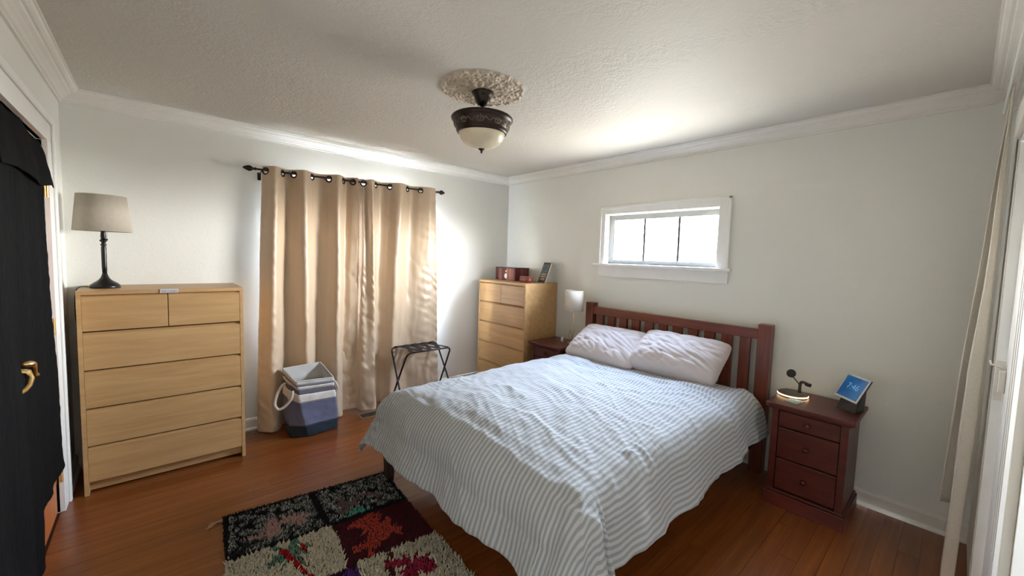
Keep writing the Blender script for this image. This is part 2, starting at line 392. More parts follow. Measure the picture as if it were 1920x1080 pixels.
# ------------------------------------------------------------------ right wall window (small, three panes)
w = sroot('window_1', (0.0, -2.037, 1.467))
mb = MB(); yo0, yo1, zo = -1.438, -2.665, 2.022; yi0, yi1, zi = -1.500, -2.575, 1.945
def frame_casing(yo0, yi0, yi1, yo1, zb, zi, zo):
    for d0, d1, k in ((0.0, 0.020, 0.0), (0.020, 0.028, 0.055)):
        pass
casing = MB()
casing.box(-0.020, 0.0, yi0, yo0, 1.467, zo); casing.box(-0.020, 0.0, yo1, yi1, 1.467, zo); casing.box(-0.020, 0.0, yi1, yi0, zi, zo)
obj('casing', casing, 'white', w, bevel=0.002)
bead = MB()
bead.box(-0.030, -0.018, yo0-0.018, yo0+0.002, 1.467, zo+0.002); bead.box(-0.030, -0.018, yo1-0.002, yo1+0.018, 1.467, zo+0.002); bead.box(-0.030, -0.018, yo1-0.002, yo0+0.002, zo-0.018, zo+0.002)
obj('casing_bead', bead, 'white', w, bevel=0.003)
obj('window_sill', MB().box(-0.052, 0.06, -2.692, -1.380, 1.440, 1.467), 'white', w, bevel=0.006)
obj('apron', MB().box(-0.016, 0.0, -2.668, -1.432, 1.345, 1.440), 'white', w, bevel=0.002)
jb = MB(); jb.box(0.0, 0.078, yi0-0.008, yi0, 1.467, zi); jb.box(0.0, 0.078, yi1, yi1+0.008, 1.467, zi); jb.box(0.0, 0.078, yi1+0.008, yi0-0.008, zi-0.008, zi)
obj('jamb', jb, 'white', w)
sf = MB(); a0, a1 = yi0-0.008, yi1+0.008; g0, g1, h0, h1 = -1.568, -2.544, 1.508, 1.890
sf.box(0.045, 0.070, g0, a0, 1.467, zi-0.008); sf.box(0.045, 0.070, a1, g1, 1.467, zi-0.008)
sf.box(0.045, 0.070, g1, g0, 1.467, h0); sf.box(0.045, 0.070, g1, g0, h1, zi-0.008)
obj('sash', sf, mat('sash_shaded_white', srgb(158, 158, 152), 0.5, 0.03), w, bevel=0.003)  # white sash toned grey: shade put in the colour against the bright sky
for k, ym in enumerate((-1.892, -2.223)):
    obj('muntin', MB().box(0.047, 0.068, ym-0.010, ym+0.010, h0, h1), mat('muntin_backlit_shade', srgb(58, 58, 60), 0.6, 0.05), w)  # bars coloured dark to paint in their backlit shade against the sky
for p, q in ((g0, -1.882), (-1.902, -2.213), (-2.233, g1)):
    obj('pane', MB().box(0.056, 0.059, q, p, h0, h1), 'glass', w)

# ------------------------------------------------------------------ back wall window behind the curtains
w = sroot('window_2', (-1.915, 0.0, 0.78))
X0, X1, Z0, Z1 = -2.40, -1.28, 0.78, 1.88
cs = MB(); cs.box(X0-0.07, X0, -0.018, 0, Z0, Z1+0.07); cs.box(X1, X1+0.07, -0.018, 0, Z0, Z1+0.07); cs.box(X0, X1, -0.018, 0, Z1, Z1+0.07)
obj('casing', cs, 'white', w, bevel=0.002)
obj('window_sill', MB().box(X0-0.09, X1+0.09, -0.035, 0.05, Z0-0.025, Z0), 'white', w, bevel=0.004)
sf = MB(); xm = (X0+X1)/2
for a, b_ in ((X0, X0+0.05), (X1-0.03, X1), (xm-0.03, xm+0.03)): sf.box(a, b_, 0.05, 0.08, Z0, Z1)
for a, b_ in ((Z0, Z0+0.05), (Z1-0.05, Z1)): sf.box(X0+0.05, X1-0.03, 0.052, 0.078, a, b_)
obj('sash', sf, 'white', w)
for a, b_ in ((X0+0.05, xm-0.03), (xm+0.03, X1-0.03)):
    obj('pane', MB().box(a, b_, 0.068, 0.072, Z0+0.05, Z1-0.05), 'glass', w)

# ------------------------------------------------------------------ left wall double doors
cs = sroot('trim_5', (-RW, -1.36, 0))
c5 = MB()
c5.box(-RW-0.02, -RW+0.022, -0.60, -0.465, 0, 2.045); c5.box(-RW-0.02, -RW+0.022, -2.255, -2.12, 0, 2.045); c5.box(-RW-0.02, -RW+0.022, -2.255, -0.465, 2.045, 2.175)
obj('door_casing', c5, 'white', cs, bevel=0.003)
c5 = MB(); c5.box(-RW+0.022, -RW+0.034, -0.50, -0.465, 0, 2.175); c5.box(-RW+0.022, -RW+0.034, -2.255, -0.50, 2.14, 2.175)
obj('casing_bead', c5, 'white', cs, bevel=0.004)
c5 = MB(); c5.box(-RW-T, -RW-0.02, -0.615, -0.60, 0, 2.045); c5.box(-RW-T, -RW-0.02, -2.12, -2.105, 0, 2.045); c5.box(-RW-T, -RW-0.02, -2.105, -0.615, 2.030, 2.045)
obj('jamb', c5, 'white', cs)
def door_leaf(name, y0, y1, hy, ly, sgn):
    hz_ = 1.014 if sgn < 0 else 1.000
    r = sroot(name, (-RW, (y0+y1)/2, 0))
    r['label'] = 'orange brown wooden closet door'
    xf_ = -RW-0.008; xb = xf_-0.035; st = 0.10
    lf = MB(); lf.box(xb, xf_, y0, y0+st, 0.01, 2.025); lf.box(xb, xf_, y1-st, y1, 0.01, 2.025)
    for a, b_ in ((0.01, 0.22), (0.93, 1.05), (1.92, 2.025)): lf.box(xb, xf_, y0+st, y1-st, a, b_)
    obj('door_leaf', lf, 'doorwood', r, bevel=0.002)
    for a, b_ in ((0.22, 0.93), (1.05, 1.92)):
        obj('door_panel', MB().box(xb+0.010, xf_-0.010, y0+st, y1-st, a, b_), 'doorwood', r)
    for z in (0.22, 1.05, 1.79):
        hg = MB().tube([(xf_+0.018, hy, z-0.045), (xf_+0.018, hy, z+0.045)], 0.008, 10); hg.box(xf_-0.001, xf_+0.003, hy-0.028, hy+0.028, z-0.045, z+0.045)
        obj('hinge', hg, 'brass', r, smooth=True)
    # lever handle: back plate, stem and drooping curved lever
    pl = MB().lathe([(0.0, 0), (0.027, 0), (0.027, 0.004), (0.020, 0.010), (0.012, 0.012), (0.0, 0.012)], n=24)
    pl.xf(Matrix.Translation((xf_, ly, hz_)) @ Matrix.Rotation(radians(90), 4, 'Y'))
    ro = obj('back_plate', pl, 'brass', r, smooth=True)
    pts = [(xf_+0.010, ly, hz_), (xf_+0.044, ly, hz_), (xf_+0.052, ly-sgn*0.006, hz_-0.001), (xf_+0.054, ly-sgn*0.028, hz_-0.008), (xf_+0.053, ly-sgn*0.050, hz_-0.024),
           (xf_+0.050, ly-sgn*0.072, hz_-0.048), (xf_+0.050, ly-sgn*0.094, hz_-0.066), (xf_+0.054, ly-sgn*0.112, hz_-0.070)]
    if sgn > 0: pts = [(xf_+0.010, ly, hz_), (xf_+0.036, ly, hz_), (xf_+0.052, ly+0.012, hz_-0.006), (xf_+0.060, ly+0.004, hz_-0.030), (xf_+0.058, ly-0.020, hz_-0.052),
           (xf_+0.052, ly-0.046, hz_-0.062), (xf_+0.044, ly-0.070, hz_-0.066), (xf_+0.036, ly-0.090, hz_-0.066)]
    obj('door_handle', MB().tube(pts, 0.008, 12, rs=[0.013, 0.012, 0.0125, 0.012, 0.010, 0.009, 0.008, 0.006]), 'brass', r, smooth='all')
    return r
door_leaf('door_1', -1.433, -0.618, -0.602, -1.400, -1)
door_leaf('door_2', -2.100, -1.437, -2.112, -1.470, 1)

# black cloths hung over the doors
def black_sheet(ya, yb, ztop, hem, x0, amp, seed, freq=7.0, bulge=0.0, nu=90, nv=90):
    def fn(u, v):
        y = lerp(ya, yb, u); zb = hem(y); z = lerp(ztop(y) if callable(ztop) else ztop, zb, v)
        k = 0.35+0.65*v
        x = x0 + amp*k*(sin(freq*2*pi*u+seed+1.4*nz(u*2.5, v*1.2, seed)) + 0.7*nz(u*5, v*2.2, seed+4)) + 0.003*nz(y*40, z*24, seed) + bulge*v*v
        return (x, y + 0.02*k*nz(v*2, u*3, seed), z)
    return MB().grid(nu, nv, fn)
mb = black_sheet(-0.672, -1.560, lambda y: 1.90, lambda y: 0.262-0.03*max(0, (-y-0.9)) if y > -1.15 else lerp(0.24, 0.03, min(1, (-1.15-y)/0.05)), -3.713, 0.007, 1.0, 3.2)
for p in mb.v:      # slanting free edge towards the hinges
    k = interp([0.0, 0.21, 0.35, 0.8, 1.1, 1.44, 1.9], [-0.57, -0.57, -0.635, -0.65, -0.725, -0.755, -0.81], p.z)
    w_ = max(0, 1-(-0.672-p.y)/0.30) if p.y > -0.972 else 0
    p.y += (k+0.672)*w_**1.5
    p.x = max(p.x, -3.7245)
c1 = thing('door_drape', (-3.70, -1.1, 0.02), 'black cloth hanging over the wooden closet door nearest the tall lamp', 'drape')
obj('cloth', mb, 'blackcloth', c1, smooth='all', solid=0.003)
def flap(u, v):
    y = lerp(lerp(-0.762, -0.668, v), -1.640, u)
    zt = interp([-1.64, -1.40, -1.03, -0.80, -0.655], [2.00, 2.022, 2.018, 1.990, 1.962], y); zb = interp([-1.64, -1.36, -0.9, -0.70, -0.655], [1.775, 1.800, 1.775, 1.80, 1.785], y)
    z = lerp(zt, zb, v)
    return (-3.706 + 0.005*sin(14*u+1) + 0.014*v + 0.006*nz(u*7, v*3, 3) - 0.012*(1-v)**3, y + 0.015*nz(v*3, u*2), z)
obj('folded_flap', MB().grid(60, 16, flap), 'blackcloth', c1, smooth='all', solid=0.004)
mb = black_sheet(-1.625, -2.16, lambda y: 1.99, lambda y: 0.03, -3.690, 0.009, 5.0, 2.2)
for p in mb.v:      # its room-side edge swings across the gap below the handles
    k = interp([0.0, 0.95, 1.25, 2.0], [0.17, 0.12, 0.0, 0.0], p.z)*max(0, (p.y+2.16)/0.53)
    p.y += k; p.x += 0.05*k
tag(obj('door_drape', mb, 'blackcloth', smooth='all', solid=0.003), 'black cloth over the closet door at the left frame edge', 'drape')

# ------------------------------------------------------------------ front wall (right of frame): glazed door in casing
r = sroot('door_3', (-1.2, -RD, 0))
xa, xb_ = -0.62, -1.80
c = MB(); c.box(xa, xa+0.11, -RD, -RD+0.004, 0, 2.06+0.11); c.box(xb_-0.11, xb_, -RD, -RD+0.018, 0, 2.06+0.11); c.box(xb_, xa, -RD, -RD+0.018, 2.06, 2.17)
obj('casing', c, 'trim', r, bevel=0.003)
c = MB(); c.box(xa-0.012, xa, -RD-T, -RD, 0, 2.06); c.box(xb_, xb_+0.012, -RD-T, -RD, 0, 2.06); c.box(xb_+0.012, xa-0.012, -RD-T, -RD, 2.048, 2.06)
obj('jamb', c, 'white', r)
dl = MB(); d0, d1 = -RD-0.072, -RD-0.031
dl.box(-0.93, xa-0.015, d0, d1, 0.01, 2.045); dl.box(xb_+0.015, xb_+0.20, d0, d1, 0.01, 2.045); dl.box(xb_+0.20, -0.93, d0, d1, 0.01, 0.45); dl.box(xb_+0.20, -0.93, d0, d1, 1.93, 2.045)
dl.box(xb_+0.20, -0.93, d0+0.005, d1-0.008, 0.45, 1.93)
obj('door_leaf', dl, 'trim', r, bevel=0.003)
md_ = MB()
for x in (-0.93, -1.00, -1.07): md_.box(x-0.02, x, d1-0.006, d1+0.006, 0.46, 1.92)
obj('moulding', md_, 'trim', r, bevel=0.004)
lk = MB(); lk.box(-0.66, -0.622, -RD-0.028, -RD-0.002, 0.96, 1.13); lk.box(-0.70, -0.66, -RD-0.030, -RD-0.012, 1.00, 1.09)
lk.tube([(-0.66, -RD-0.02, 1.10), (-0.66, -RD+0.012, 1.11), (-0.652, -RD+0.016, 1.125)], 0.004, 8)
obj('latch', lk, 'trim', r, bevel=0.002)

# linen curtains on that wall
def linen(name, xa, xb, edge, ztop, zbot, label, seed):
    """edge(z) = how far the curtain stands from the camera side wall at its room-side edge"""
    def fn(u, v):
        z = lerp(ztop, zbot, v); x = lerp(xa, xb, u); ye = edge(z)
        y = ye - 0.022 + 0.022*cos(2*pi*u*2.0+seed) + 0.005*nz(u*3, z*2, seed)
        return (x, max(y, -RD+0.03), z)
    mb = MB().grid(40, 60, fn)
    o = obj(name, mb, 'linen', smooth='all', solid=0.003); return tag(o, label, 'curtain')
linen('linen_curtain', -0.34, -0.47, lambda z: interp([0.36, 1.0, 1.42, 2.29], [-3.898, -3.920, -3.941, -3.978], z), 2.30, 0.37, 'short beige linen curtain edge at the right with a hem above the baseboard', 0.0)
linen('linen_curtain', -0.50, -0.60, lambda z: interp([0.1, 0.54, 1.04, 1.43, 2.3], [-3.927, -3.936, -3.944, -3.964, -3.980], z), 2.30, 0.012, 'long beige linen curtain at the right beside the white door frame', 0.0)
t = thing('curtain_rod', (-1.2, -3.955, 2.31), 'slim rod above the white door that carries the linen curtains', 'curtain rod')
obj('rod', MB().tube([(-0.12, -3.975, 2.305), (-2.15, -3.975, 2.305)], 0.007, 10), 'white', t, smooth=True)
for x in (-0.16, -2.10): obj('bracket', MB().box(x-0.006, x+0.006, -RD, -3.972, 2.298, 2.312), 'white', t)
exec_after = []

# ------------------------------------------------------------------ maple chests of drawers
def make_chest():
    """local frame: x 0..0.8 along the front, y 0 front .. 0.48 back, z up"""
    t = thing('chest_of_drawers', (0, 0, 0), '', 'dresser', 'matching maple chests of drawers', local=True)
    W_, D_, H_ = 0.80, 0.48, 1.23; s = 0.020
    for a in (0, W_-s): obj('side_panel', MB().box(a, a+s, 0.002, D_, 0, H_-0.024), 'maple', t, bevel=0.0012)
    obj('top_panel', MB().box(0, W_, 0, D_, H_-0.024, H_), 'maple', t, bevel=0.0015)
    obj('back_panel', MB().box(s, W_-s, D_-0.006, D_, 0.02, H_-0.024), 'maple', t)
    obj('carcass', MB().box(s, W_-s, 0.030, D_-0.01, 0.085, H_-0.026), 'maple_dark', t)
    obj('plinth', MB().box(s, W_-s, 0.050, 0.066, 0.012, 0.072), 'maple', t)
    zs = [(0.992, 1.196), (0.760, 0.972), (0.530, 0.742), (0.300, 0.512), (0.080, 0.282)]
    for i, (a, b) in enumerate(zs):
        spans = [(s+0.001, W_/2-0.002), (W_/2+0.002, W_-s-0.001)] if i == 0 else [(s+0.001, W_-s-0.001)]
        for x0, x1 in spans:
            mb = MB().hexa([(x0, 0.003, a), (x1, 0.003, a), (x1, 0.022, a), (x0, 0.022, a), (x0, 0.003, b-0.003), (x1, 0.003, b-0.003), (x1, 0.022, b+0.010), (x0, 0.022, b+0.010)])
            obj('drawer', mb, 'maple', t, bevel=0.001)
    return t
ch = make_chest(); ch.location = (-3.648, -0.485, 0)
tag(ch, 'light maple chest of drawers at the left under the tall dark lamp', 'dresser', 'matching maple chests of drawers')
ch2 = copy_tree(ch); ch2.location = (-0.490, -0.085, 0); ch2.rotation_euler = (0, 0, radians(-90))
tag(ch2, 'light maple chest of drawers in the room corner holding the striped box', 'dresser', 'matching maple chests of drawers')

tg = MB(); tg.box(-3.285, -3.195, -0.4885, -0.4855, 1.207, 1.231); tg.box(-3.285, -3.195, -0.4855, -0.470, 1.2302, 1.2312)
t = thing('sticker', (-3.24, -0.487, 1.207), 'small pale sticker wrapped over the front edge of the left dresser top', 'sticker')
obj('sticker_paper', tg, mat('sticker_paper', srgb(196, 190, 192), 0.6, 0.04), t)
tl = MB()
for a, b in ((-3.279, -3.252), (-3.247, -3.243), (-3.238, -3.202)): tl.box(a, b, -0.4892, -0.4884, 1.216, 1.2195)
obj('printed_line', tl, mat('sticker_ink', srgb(110, 92, 96), 0.6, 0.04), t, label='dark printed lines')

# ------------------------------------------------------------------ table lamp on the left chest
bx, by, bz = -3.540, -0.262, 1.231
t = thing('table_lamp', (bx, by, bz), 'dark bronze table lamp with grey linen shade on the left dresser', 'lamp')
obj('base', MB().lathe([(0, 0), (0.070, 0), (0.071, 0.006), (0.069, 0.014), (0.064, 0.022), (0.050, 0.034), (0.036, 0.044), (0.026, 0.054), (0.018, 0.068), (0.013, 0.084), (0.011, 0.094), (0, 0.094)], (bx, by, bz), 40), 'blackmetal', t, smooth='all')
obj('pole', MB().lathe([(0.0105, 0.09), (0.0125, 0.13), (0.0125, 0.25), (0.0105, 0.262), (0.016, 0.270), (0.010, 0.277), (0.010, 0.286), (0.018, 0.293), (0.018, 0.297), (0.011, 0.305), (0.013, 0.322), (0.011, 0.345), (0.011, 0.41)], (bx, by, bz), 24), 'blackmetal', t, smooth='all')
sh = MB().lathe([(0.132, 0.355), (0.111, 0.575)], (bx, by, bz), 48, close=False)
obj('lamp_shade', sh, 'shade', t, smooth='all', solid=0.003)
for r_, z_ in ((0.1325, 0.355), (0.1115, 0.573)):
    rim = MB().tube([(bx+r_*cos(a*pi/24), by+r_*sin(a*pi/24), bz+z_) for a in range(49)], 0.0022, 6)
    obj('shade_trim', rim, 'shade', t, smooth='all')

sp = MB()
for k in range(3):
    a = k*2*pi/3; sp.tube([(bx, by, bz+0.545), (bx+0.111*cos(a), by+0.111*sin(a), bz+0.565)], 0.0015, 6)
obj('shade_spider', sp, 'blackmetal', t)
obj('bulb', MB().lathe([(0.012, 0.40), (0.014, 0.42), (0.028, 0.455), (0.030, 0.475), (0.020, 0.497), (0, 0.503)], (bx, by, bz), 20), 'white', t, smooth='all')
pc = MB().tube([(bx+0.017, by-0.017, bz+z_) for z_ in (0.36, 0.34, 0.325, 0.308)], 0.0012, 6); pc.lathe([(0, 0.296), (0.004, 0.298), (0.005, 0.304), (0.002, 0.310), (0, 0.310)], (bx+0.017, by-0.017, bz), 10)
obj('pull_chain', pc, 'blackmetal', t, smooth=True)
pts = [(-3.612, -0.262, 1.237), (-3.630, -0.268, 1.240), (-3.646, -0.30, 1.240), (-3.657, -0.33, 1.228), (-3.662, -0.35, 1.19), (-3.664, -0.35, 1.10), (-3.660, -0.35, 0.95), (-3.662, -0.34, 0.75), (-3.660, -0.32, 0.60), (-3.668, -0.25, 0.42), (-3.676, -0.15, 0.33), (-3.68, -0.03, 0.31)]
sm = [crom(pts, i/70) for i in range(71)]
tag(obj('power_cord', MB().tube(sm, 0.0028, 6), 'cordm', smooth='all'), 'thin dark lamp cord running down the left side of the left dresser', 'cord')

# ------------------------------------------------------------------ curtain rod, grommet curtains on the back wall
CY = -0.108
def rodz(x): return 2.131 + (x+2.637)*(2.160-2.131)/1.526
t = thing('curtain_rod', (-1.88, -0.05, 2.13), 'dark metal curtain rod with leaf finials above the beige satin curtains', 'curtain rod')
obj('rod', MB().tube([(-2.70, CY, rodz(-2.70)), (-1.075, CY, rodz(-1.075))], 0.008, 12), 'bronze', t, smooth=True)
for x, s in ((-2.70, -1), (-1.075, 1)):
    zc = rodz(x)
    prof = [(0, -0.004), (0.010, -0.004), (0.012, 0.004), (0.007, 0.012), (0.010, 0.018), (0.020, 0.032), (0.023, 0.044), (0.017, 0.062), (0.008, 0.078), (0, 0.086)]
    f = MB().lathe(prof, n=24, fn=lambda i, a: (0.0015*sin(6*a), 0)); f.xf(Matrix.Translation((x, CY, zc)) @ Matrix.Rotation(radians(90*s), 4, 'Y'))
    obj('finial', f, 'bronze', t, smooth='all')
for x in (-2.66, -1.92, -1.10):
    b = MB().tube([(x, 0, rodz(x)-0.035), (x, -0.03, rodz(x)-0.02), (x, CY, rodz(x)-0.012)], 0.005, 8); b.box(x-0.012, x+0.012, -0.005, 0, rodz(x)-0.07, rodz(x)-0.01)
    obj('bracket', b, 'bronze', t)

def satin(name, top, bot, rings, ztop_off, zbot, label, seed, pucker, nu=230, nv=210):
    """top / bot: plan control points (x, y) left to right with equal count; hem(x)=zbot"""
    holes = [(rx, ry) for rx, ry in rings]
    def fn(u, v):
        a = crom(top, u); b = crom(bot, u)
        k = v**0.85
        # keep the pleats tight at the heading and let them relax below
        x = lerp(a[0], b[0], k); y = lerp(a[1], b[1], k)
        z = lerp(rodz(a[0])+ztop_off, zbot(b[0]) if callable(zbot) else zbot, v)
        amp = 0.3+0.7*v
        y += 0.018*amp*nz(x*7+seed, z*1.6, seed) + 0.0045*nz(x*24, z*9, seed)*amp
        # drag lines running down across the satin
        q = nz((x*0.8+z*0.6)*5+seed, (z*0.8-x*0.6)*2.0, seed+12); y += 0.012*v*math.exp(-(q*7)**2)
        q = nz((x*0.7-z*0.5)*8+seed, (z*0.9+x*0.4)*3.0, seed+21); y += 0.006*v*math.exp(-(q*7)**2)
        x += 0.006*amp*nz(x*5, z*2.5, seed+9)
        for pu, pw_, pa in pucker:      # gathered side hems: short ripples across the edge
            w_ = math.exp(-((u-pu)/pw_)**2)
            y += pa*w_*sin(z*70 + 3*nz(z*6, u*9, seed) + (u-pu)*30)*(0.35+0.65*nz(z*3, 7, seed+2))
        y += 0.012*v**3*nz(x*9, z*10, seed+5)     # slumped hem
        y = min(y, -0.042)
        return (x, y, z)
    root = thing(name, ((top[0][0]+top[-1][0])/2, CY, 0.02), label, 'curtain', 'beige satin grommet curtains')
    # the real holes under each ring
    hp = []
    for (rx, ry) in rings:
        best = min(((crom(top, i/2000), i/2000) for i in range(2001)), key=lambda q: (q[0][0]-rx)**2+((q[0][1]-ry)*0.5)**2)
        u0 = best[1]; a = crom(top, max(u0-0.004, 0)); b = crom(top, min(u0+0.004, 1))
        tx = Vector((b[0]-a[0], b[1]-a[1], 0)).normalized()
        c = Vector(fn(u0, 0.030)); c.z = rodz(best[0][0])-0.008; c.x = best[0][0]; c.y = best[0][1]
        hp.append((c, tx))
    def skip(c): return c.z > 2.08 and any((c-h).length < 0.024 for h, _ in hp)
    fb = obj('fabric', MB().grid(nu, nv, fn, skip), 'lining', root, smooth='all', solid=0.0016, fixn=False)
    fb.data.materials.append(MAT['satin']); sd_ = fb.modifiers['Solidify']; sd_.material_offset = 1; sd_.material_offset_rim = 1  # added pale backing stays on the window side, satin faces the room
    for c, tx in hp:
        g = MB().lathe([(0.0175, -0.003), (0.0175, 0.003), (0.021, 0.005), (0.029, 0.004), (0.030, 0), (0.029, -0.004), (0.021, -0.005), (0.0175, -0.003)], n=28, close=False)
        nrm = Vector((0, 0, 1)).cross(tx).normalized()
        M = Matrix((tx, Vector((0, 0, 1)), nrm)).transposed().to_4x4(); M.translation = c
        g.xf(M); obj('grommet', g, 'bronze', root, smooth='all')
    return root
f_, b_ = CY-0.062, CY+0.042
topL = [(-2.652, CY+0.015), (-2.633, CY-0.004), (-2.574, f_), (-2.514, CY), (-2.471, b_), (-2.432, CY), (-2.364, f_), (-2.294, CY), (-2.226, b_), (-2.157, CY), (-2.094, f_), (-2.035, CY), (-1.993, b_), (-1.951, CY), (-1.915, CY-0.030)]
botL = [(-2.715, CY+0.02), (-2.700, CY-0.025), (-2.630, CY-0.100), (-2.565, CY-0.06), (-2.51, CY+0.050), (-2.44, CY+0.02), (-2.37, CY-0.100), (-2.30, CY-0.05), (-2.26, CY+0.055), (-2.20, CY+0.02), (-2.13, CY-0.105), (-2.065, CY-0.065), (-2.035, CY+0.045), (-1.98, CY+0.045), (-1.91, CY+0.035)]
satin('satin_curtain', topL, botL, [(-2.633, CY-0.004), (-2.514, CY), (-2.432, CY), (-2.294, CY), (-2.157, CY), (-2.035, CY), (-1.951, CY)], 0.032, 0.012,
      'beige satin grommet curtain panel on the left, behind the striped hamper', 1.0, [(0.03, 0.07, 0.011), (0.16, 0.03, 0.006)])
topR = [(-2.02, CY+0.062), (-1.900, CY+0.040), (-1.856, CY), (-1.832, CY+0.012), (-1.799, f_), (-1.741, CY), (-1.671, b_), (-1.601, CY), (-1.514, f_), (-1.418, CY), (-1.343, b_), (-1.273, CY), (-1.192, CY-0.035), (-1.150, CY-0.03), (-1.111, CY-0.01)]
botR = [(-2.03, CY+0.062), (-1.905, CY+0.020), (-1.890, CY-0.060), (-1.835, CY-0.095), (-1.770, CY-0.100), (-1.735, CY-0.01), (-1.700, CY+0.050), (-1.650, CY+0.01), (-1.610, CY-0.070), (-1.53, CY-0.030), (-1.44, CY+0.010), (-1.33, CY-0.015), (-1.20, CY-0.020), (-1.10, CY-0.010), (-1.035, CY-0.005)]
satin('satin_curtain', topR, botR, [(-1.856, CY), (-1.741, CY), (-1.601, CY), (-1.418, CY), (-1.273, CY)], 0.032, 0.012,
      'beige satin grommet curtain panel on the right, behind the folding luggage rack', 4.0, [(0.15, 0.035, 0.012), (0.28, 0.02, 0.008), (0.98, 0.05, 0.011), (0.86, 0.06, 0.007)])

# ------------------------------------------------------------------ laundry hamper
t = thing('laundry_hamper', (-2.37, -0.36, 0), 'striped blue and white fabric laundry hamper in front of the left curtain', 'hamper')
bot = [(-2.545, -0.300), (-2.435, -0.425), (-2.185, -0.405), (-2.215, -0.235)]
bot = [(-2.535, -0.235), (-2.525, -0.375), (-2.420, -0.430), (-2.185, -0.400), (-2.205, -0.235)]
top = [(-2.548, -0.205), (-2.530, -0.330), (-2.512, -0.448), (-2.235, -0.468), (-2.262, -0.205)]
tz = [0.535, 0.505, 0.478, 0.470, 0.545]
bands = [(0.0, 0.20, srgb(34, 44, 54)), (0.20, 0.62, srgb(106, 108, 130)), (0.62, 0.76, srgb(222, 214, 204)), (0.76, 0.835, srgb(104, 102, 112)), (0.835, 0.90, srgb(224, 218, 210)), (0.90, 0.93, srgb(120, 118, 124)), (0.93, 1.0, srgb(206, 202, 198))]
def ham(u, v, inset=0.0):
    n = 5; f = (u % 1.0)*n; i = int(f) % n; w_ = f-int(f); j = (i+1) % n
    wv = w_
    B = Vector((*[lerp(bot[i][k], bot[j][k], wv) for k in (0, 1)], 0.003)); Tt = Vector((lerp(top[i][0], top[j][0], wv), lerp(top[i][1], top[j][1], wv), lerp(tz[i], tz[j], wv)))
    p = B.lerp(Tt, v); c = Vector((-2.37, -0.33, p.z)); d = (p-c); d.z = 0; d.normalize()
    bul = 0.010*sin(pi*v)*(1 if i != 4 else 0) - 0.012*math.exp(-((v-0.80)/0.06)**2)
    w2 = 0.012*nz(u*7, v*3.2, 2)*(1-v**6) + 0.005*nz(u*22, v*9, 5)
    p += d*(bul+w2-inset)
    return p
for k, (v0, v1, c) in enumerate(bands):
    mb = MB().grid(100, max(2, int((v1-v0)*50)), lambda u, v: ham(u, lerp(v0, v1, v)))
    wob = 0
    obj('fabric_band', mb, mat('hamper_cloth_%d' % k, c, 0.9, 0.05, (60, 60, 60), bump=0.15, bscale=120), t, smooth='all', solid=0.002,
        label=['navy bottom band', 'slate blue band', 'wide white band', 'dark grey band', 'narrow white band', 'thin grey band', 'pale grey rim band'][k])
obj('lining', MB().grid(100, 30, lambda u, v: ham(u, lerp(0.02, 0.992, v), 0.010)), mat('hamper_lining', srgb(196, 192, 188), 0.9, 0.03), t, smooth='all')
obj('bottom_panel', MB().add([(*p, 0.005) for p in bot], [(0, 1, 2, 3, 4)]), mat('hamper_bottom', srgb(50, 50, 55), 0.9, 0.03), t)
obj('rim_piping', MB().tube([ham(i/100, 0.995) for i in range(101)], 0.005, 8), mat('hamper_piping', srgb(206, 200, 194), 0.8, 0.02), t, smooth='all')
hm = mat('hamper_handle', srgb(208, 196, 184), 0.85, 0.03, bump=0.1, bscale=200)
h1 = [(-2.560, -0.330, 0.440), (-2.585, -0.350, 0.430), (-2.625, -0.370, 0.370), (-2.640, -0.380, 0.300), (-2.615, -0.395, 0.262), (-2.570, -0.410, 0.290), (-2.535, -0.425, 0.345), (-2.528, -0.428, 0.400)]
obj('handle', MB().tube([crom(h1, i/30) for i in range(31)], 0.011, 10), hm, t, smooth='all')
h2 = [(-2.225, -0.290, 0.440), (-2.200, -0.300, 0.425), (-2.180, -0.315, 0.380), (-2.172, -0.345, 0.340), (-2.178, -0.385, 0.345), (-2.195, -0.420, 0.385), (-2.212, -0.428, 0.420)]
obj('handle', MB().tube([crom(h2, i/30) for i in range(31)], 0.011, 10), hm, t, smooth='all')

# ------------------------------------------------------------------ folding luggage rack
t = thing('luggage_rack', (-1.35, -0.33, 0), 'black folding luggage rack with woven straps by the right curtain', 'luggage rack')
xa, xb_ = -1.615, -1.105; yb_, yf = -0.190, -0.495; hz = 0.582; rr_ = 0.0085
def legframe(yt, ybm, x0, x1):
    P = [(x0, ybm, 0.010), (x0+0.010, lerp(ybm, yt, 0.5), 0.30), (x0+0.022, lerp(ybm, yt, 0.94), 0.545), (x0+0.034, lerp(ybm, yt, 0.985), 0.570), (x0+0.06, yt, hz), (x1-0.06, yt, hz), (x1-0.034, lerp(ybm, yt, 0.985), 0.570), (x1-0.022, lerp(ybm, yt, 0.94), 0.545), (x1-0.010, lerp(ybm, yt, 0.5), 0.30), (x1, ybm, 0.010)]
    mb = MB().tube(P, rr_, 10); return mb
obj('tube_frame', legframe(yb_, -0.55, xa-0.02, xb_+0.02), 'blackmetal', t, smooth=True)
obj('tube_frame', legframe(yf, -0.185, xa-0.002, xb_+0.002), 'blackmetal', t, smooth=True)
sm_ = mat('rack_strap', srgb(30, 24, 26), 0.8, 0.1)
n = 4; step = (xb_-xa-0.12)/n
